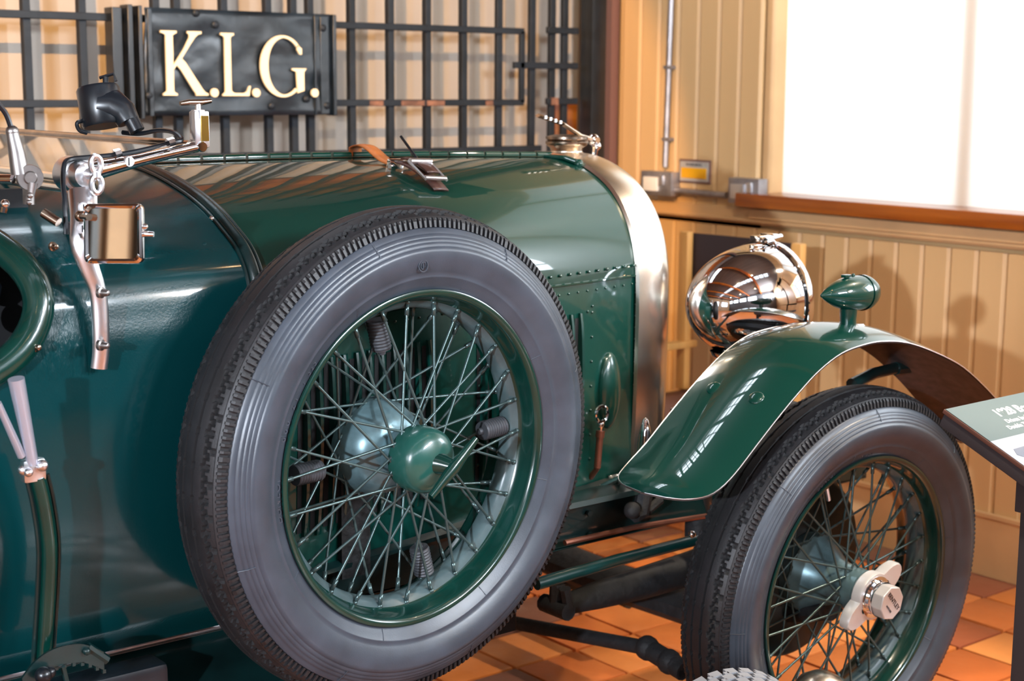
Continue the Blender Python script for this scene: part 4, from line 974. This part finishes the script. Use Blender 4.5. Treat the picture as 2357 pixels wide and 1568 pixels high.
b = MB(); b.tube([Fmr @ V((.04, .0, -.008)), Fmr @ V((.056, -.001, -.008))], [.005, .004], 10); b.ball(Fmr @ V((.044, .010, -.006)), .0045, n=8); C(b, 'mirror_screw', chrome)
# left hand screen bracket
b = MB(); b.tube([at(28, 305, Y=2.2), at(38, 350, Y=2.2), at(46, 400, Y=2.2)], [.009, .0115, .013], 16); b.ball(at(28, 303, Y=2.2), .0095); C(b, 'aero_stay', dullal)
b = MB(); b.lathe([(0, .008), (.008, .008), (.010, .005), (.018, .005), (.019, 0), (.019, -.012)], frame(at(69, 409, Y=2.19), (-.25, -.97, 0)), 28); b.tube([at(69, 420, Y=2.195), at(66, 450, Y=2.195)], [.018, .014], 16, flat=.5); b.tube([at(66, 445, Y=2.20), at(66, 470, Y=2.20)], .0125, 14, flat=.6); b.ball(at(69, 450, Y=2.183), .005, n=8); b.ball(at(67, 466, Y=2.183), .0045, n=8); C(b, 'aero_clamp', dullal)
b = MB(); b.tube(spline([at(28, 303, Y=2.2), at(15, 265, Y=2.2), at(-5, 238, Y=2.2)], 4), [.004]*9, 8); C(b, 'aero_wire', blackm)
b = MB(); b.tube([at(0, 412, Y=2.25), at(30, 412, Y=2.23)], .007, 10); C(b, 'dash_rod', chrome)
b = MB(); b.ball(at(12, 470, Y=2.22), .007); b.tube([at(12, 470, Y=2.22), at(8, 490, Y=2.22)], .005, 8); C(b, 'dash_tap', chrome)
# handbrake
b = MB(); b.tube([at(37, 872, Y=2.09), at(75, 1068, Y=2.105)], [.0115, .0085], 18); C(b, 'brake_grip', gripm)
b = MB(); b.tube([at(-5, 928, Y=2.08), at(50, 1050, Y=2.105)], [.005, .0062], 12); C(b, 'ratchet_rod', gripm)
b = MB(); b.box(at(76, 1082, Y=2.11), (.034, .018, .034), bev=.006); b.ball(at(97, 1072, Y=2.10), .009); b.ball(at(66, 1088, Y=2.095), .0065); b.ball(at(55, 1082, Y=2.11), .009); C(b, 'lever_joint', alu)
b = MB(); lv = spline([at(85, 1095, Y=2.115), at(100, 1160, Y=2.12), at(112, 1250, Y=2.13), at(110, 1350, Y=2.15), at(102, 1480, Y=2.17), at(98, 1560, Y=2.18)], 5); b.tube(lv, [.0155]*len(lv), 14, flat=.75); C(b, 'brake_lever', wheelg)
b = MB(); b.tube([p+V((-.016, 0, 0)) for p in lv], .0035, 8); b.tube([p+V((.016, 0, 0)) for p in lv], .003, 8); C(b, 'ratchet_cable', chassis)
b = MB(); qd = spline([at(48, 1560, Y=2.14), at(80, 1520, Y=2.14), at(125, 1492, Y=2.14), at(185, 1482, Y=2.14), at(235, 1500, Y=2.14)], 6); rows = []
for p in qd: rows.append([p, p+V((0, -.006, .001)), p+V((0, -.006, -.028)), p+V((0, 0, -.028))])
b.grid(rows, closed=True)
for p in qd[::2]: b.box(p+V((0, -.003, -.030)), (.005, .006, .006))
b.tube([at(200, 1490, Y=2.14), at(245, 1520, Y=2.14)], .008, 8); b.ball(at(200, 1500, Y=2.13), .006, n=8); b.tube([at(145, 1535, Y=2.13), at(155, 1575, Y=2.13)], .004, 8); C(b, 'brake_quadrant', chassis)
b = MB(); b.ball(at(100, 1555, Y=2.12), .013); b.ball(at(115, 1548, Y=2.12), .009); b.box(at(200, 1590, Y=2.2), (.25, .06, .05), bev=.01); C(b, 'lever_pivot', blackm)
# sill rail behind the quadrant
b = MB(); b.tube([(.5, 2.322, .512), (1.40, 2.322, .512)], .006, 10); C(b, 'sill_pipe', steel)
b = MB(); b.grid([[V((x, 2.33, .5)), V((x, 2.20, .44)), V((x, 2.14, .30))] for x in (.4, .8, 1.2, 1.5)]); C(b, 'sill_apron', chassis)

# ================================================================== INFORMATION STAND
stand = thing('information_stand', 'dark grey lectern stand with a tilted printed panel beside the front wheel', 'sign stand', loc=(2.45, 1.52, 0))
SO = (2.45, 1.52, 0)
A0 = at(2172, 942, Z=.86); TX = V((1, .02, .0)).normalized(); tl = math.radians(24); TY = V((0, -math.cos(tl), -math.sin(tl)))
TY = (TY - TX*TY.dot(TX)).normalized(); NZ = TY.cross(TX).normalized()
if NZ.z < 0: NZ = -NZ
PW, PH = .60, .42
def sp_(u_, v_, h_=0): return A0+TX*u_+TY*v_+NZ*h_
R3 = M((TX, TY, NZ)).transposed()
b = MB(); b.box(sp_(PW/2, PH/2, -.004), (PW, PH, .008), rot=R3, bev=.002); cp(b, 'panel', brownp, stand, SO)
b = MB(); b.box(sp_(PW/2, PH/2, -.021), (PW-.006, PH-.006, .026), rot=R3, bev=.003); cp(b, 'tray', graym, stand, SO)
b = MB(); b.box(sp_(PW/2, .055, .0008), (PW-.004, .105, .001), rot=R3); cp(b, 'print_heading', boardgreen, stand, SO)
b = MB(); b.box(sp_(PW/2, .26, .0008), (PW-.004, .305, .001), rot=R3); cp(b, 'print_picture', printw, stand, SO)
# pale drawing of a car in the picture
b = MB()
def bl(pts): b.prism(pts, M(((TX.x, TY.x, NZ.x, A0.x), (TX.y, TY.y, NZ.y, A0.y), (TX.z, TY.z, NZ.z, A0.z+.0012), (0, 0, 0, 1))), .0006)
bl([(.02, .155), (.03, .14), (.10, .138), (.17, .142), (.22, .15), (.24, .165), (.20, .18), (.12, .185), (.04, .175)])
for cx_, cy_, rr in ((.10, .24, .045), (.30, .22, .04), (.2, .28, .03), (.36, .30, .05)): bl([(cx_+rr*math.cos(k*PI/8), cy_+rr*.8*math.sin(k*PI/8)) for k in range(16)])
bl([(.02, .33), (.5, .31), (.5, .35), (.02, .38)]); cp(b, 'print_drawing', printg, stand, SO)
def ptext(s, u_, v_, size, bold=0):
    mt = M(((TX.x, -TY.x, NZ.x, 0), (TX.y, -TY.y, NZ.y, 0), (TX.z, -TY.z, NZ.z, 0), (0, 0, 0, 1))); q = sp_(u_, v_, .0014); mt = M.Translation(q) @ mt
    return text(s, mt, size, printt, 'lettering', stand, .0003, 'LEFT', M.Translation(-V(SO)), bold)
ptext('1928 Bentley', .105, .052, .030, .0008); ptext('Driven by Bentley Boys', .105, .073, .015, .0003); ptext('Double Twelve 24 hours', .088, .090, .015, .0003)
pc = at(2347, 1300, Y=1.45); 
pp = at(2375, 1500, Y=1.50)
b = MB(); b.box((pp.x, pp.y, .38), (.05, .05, .76), bev=.003); cp(b, 'post', graym, stand, SO)
b = MB(); b.box((pp.x+.01, pp.y-.005, .735), (.085, .075, .085), bev=.003); cp(b, 'post_head', graym, stand, SO)
b = MB(); b.box((pp.x, pp.y, .006), (.36, .36, .012), bev=.003); cp(b, 'base_plate', graym, stand, SO)

# ================================================================== FOREGROUND: small tyre and polished dome
tc = at(1703, 1560, Z=.40); R1 = .17
ft = thing('small_tyre', 'small tyre with pale block tread at the bottom edge below the front wheel', 'tyre', loc=(tc.x, tc.y, 0))
FO = (tc.x, tc.y, 0); cz = .40-R1
b = MB(); Ft = frame((tc.x, tc.y, cz), (-FW.x+.35, -FW.y, .0), (0, 0, 1))
b.lathe([(.105, .048), (.125, .056), (.148, .052), (.162, .046), (.162, -.046), (.148, -.052), (.125, -.056), (.105, -.048)], Ft, 64, closed=True); cp(b, 'casing', rubber, ft, FO)
b = MB()
for k in range(34):
    for j, hz in enumerate((-.036, -.012, .012, .036)):
        a = 2*PI*(k+.5*(j % 2))/34; T_ = Ft @ M.Rotation(a, 4, 'Z')
        b.box(T_ @ V((.166, 0, hz)), (.008, .020, .0205), rot=T_.to_3x3()); b.box(T_ @ V((.166, .012, hz+.008)), (.008, .010, .009), rot=T_.to_3x3())
o = cp(b, 'tread_blocks', blockrub, ft, FO); o['kind'] = 'stuff'
b = MB(); b.lathe([(0, .01), (.03, .02), (.035, .03), (.098, .038), (.108, .045), (.108, -.045), (.098, -.038), (.03, -.02), (0, -.01)], Ft, 40); cp(b, 'wheel_disc', blackm, ft, FO)
b = MB(); b.box((tc.x, tc.y, .03), (.12, .12, .06), bev=.01); b.tube([(tc.x, tc.y, .05), (tc.x, tc.y, cz-.155)], .02, 10); cp(b, 'display_base', blackm, ft, FO)
dc = at(1890, 1546, Z=.30)
dm = thing('polished_dome', 'polished metal dome at the bottom edge beside the small block-tread tyre', 'lamp', loc=(dc.x, dc.y, 0)); DO = (dc.x, dc.y, 0)
b = MB(); b.lathe([(0, .062), (.02, .059), (.042, .047), (.058, .026), (.063, 0), (.058, -.02), (.04, -.03), (0, -.032)], M.Translation((dc.x, dc.y, .30-.062)), 40); cp(b, 'bowl', nickel, dm, DO)
b = MB(); b.tube([(dc.x, dc.y, .22), (dc.x, dc.y, .012)], .012, 10); b.lathe([(0, .014), (.04, .012), (.042, 0), (0, 0)], M.Translation((dc.x, dc.y, 0)), 32); cp(b, 'stand', blackm, dm, DO)
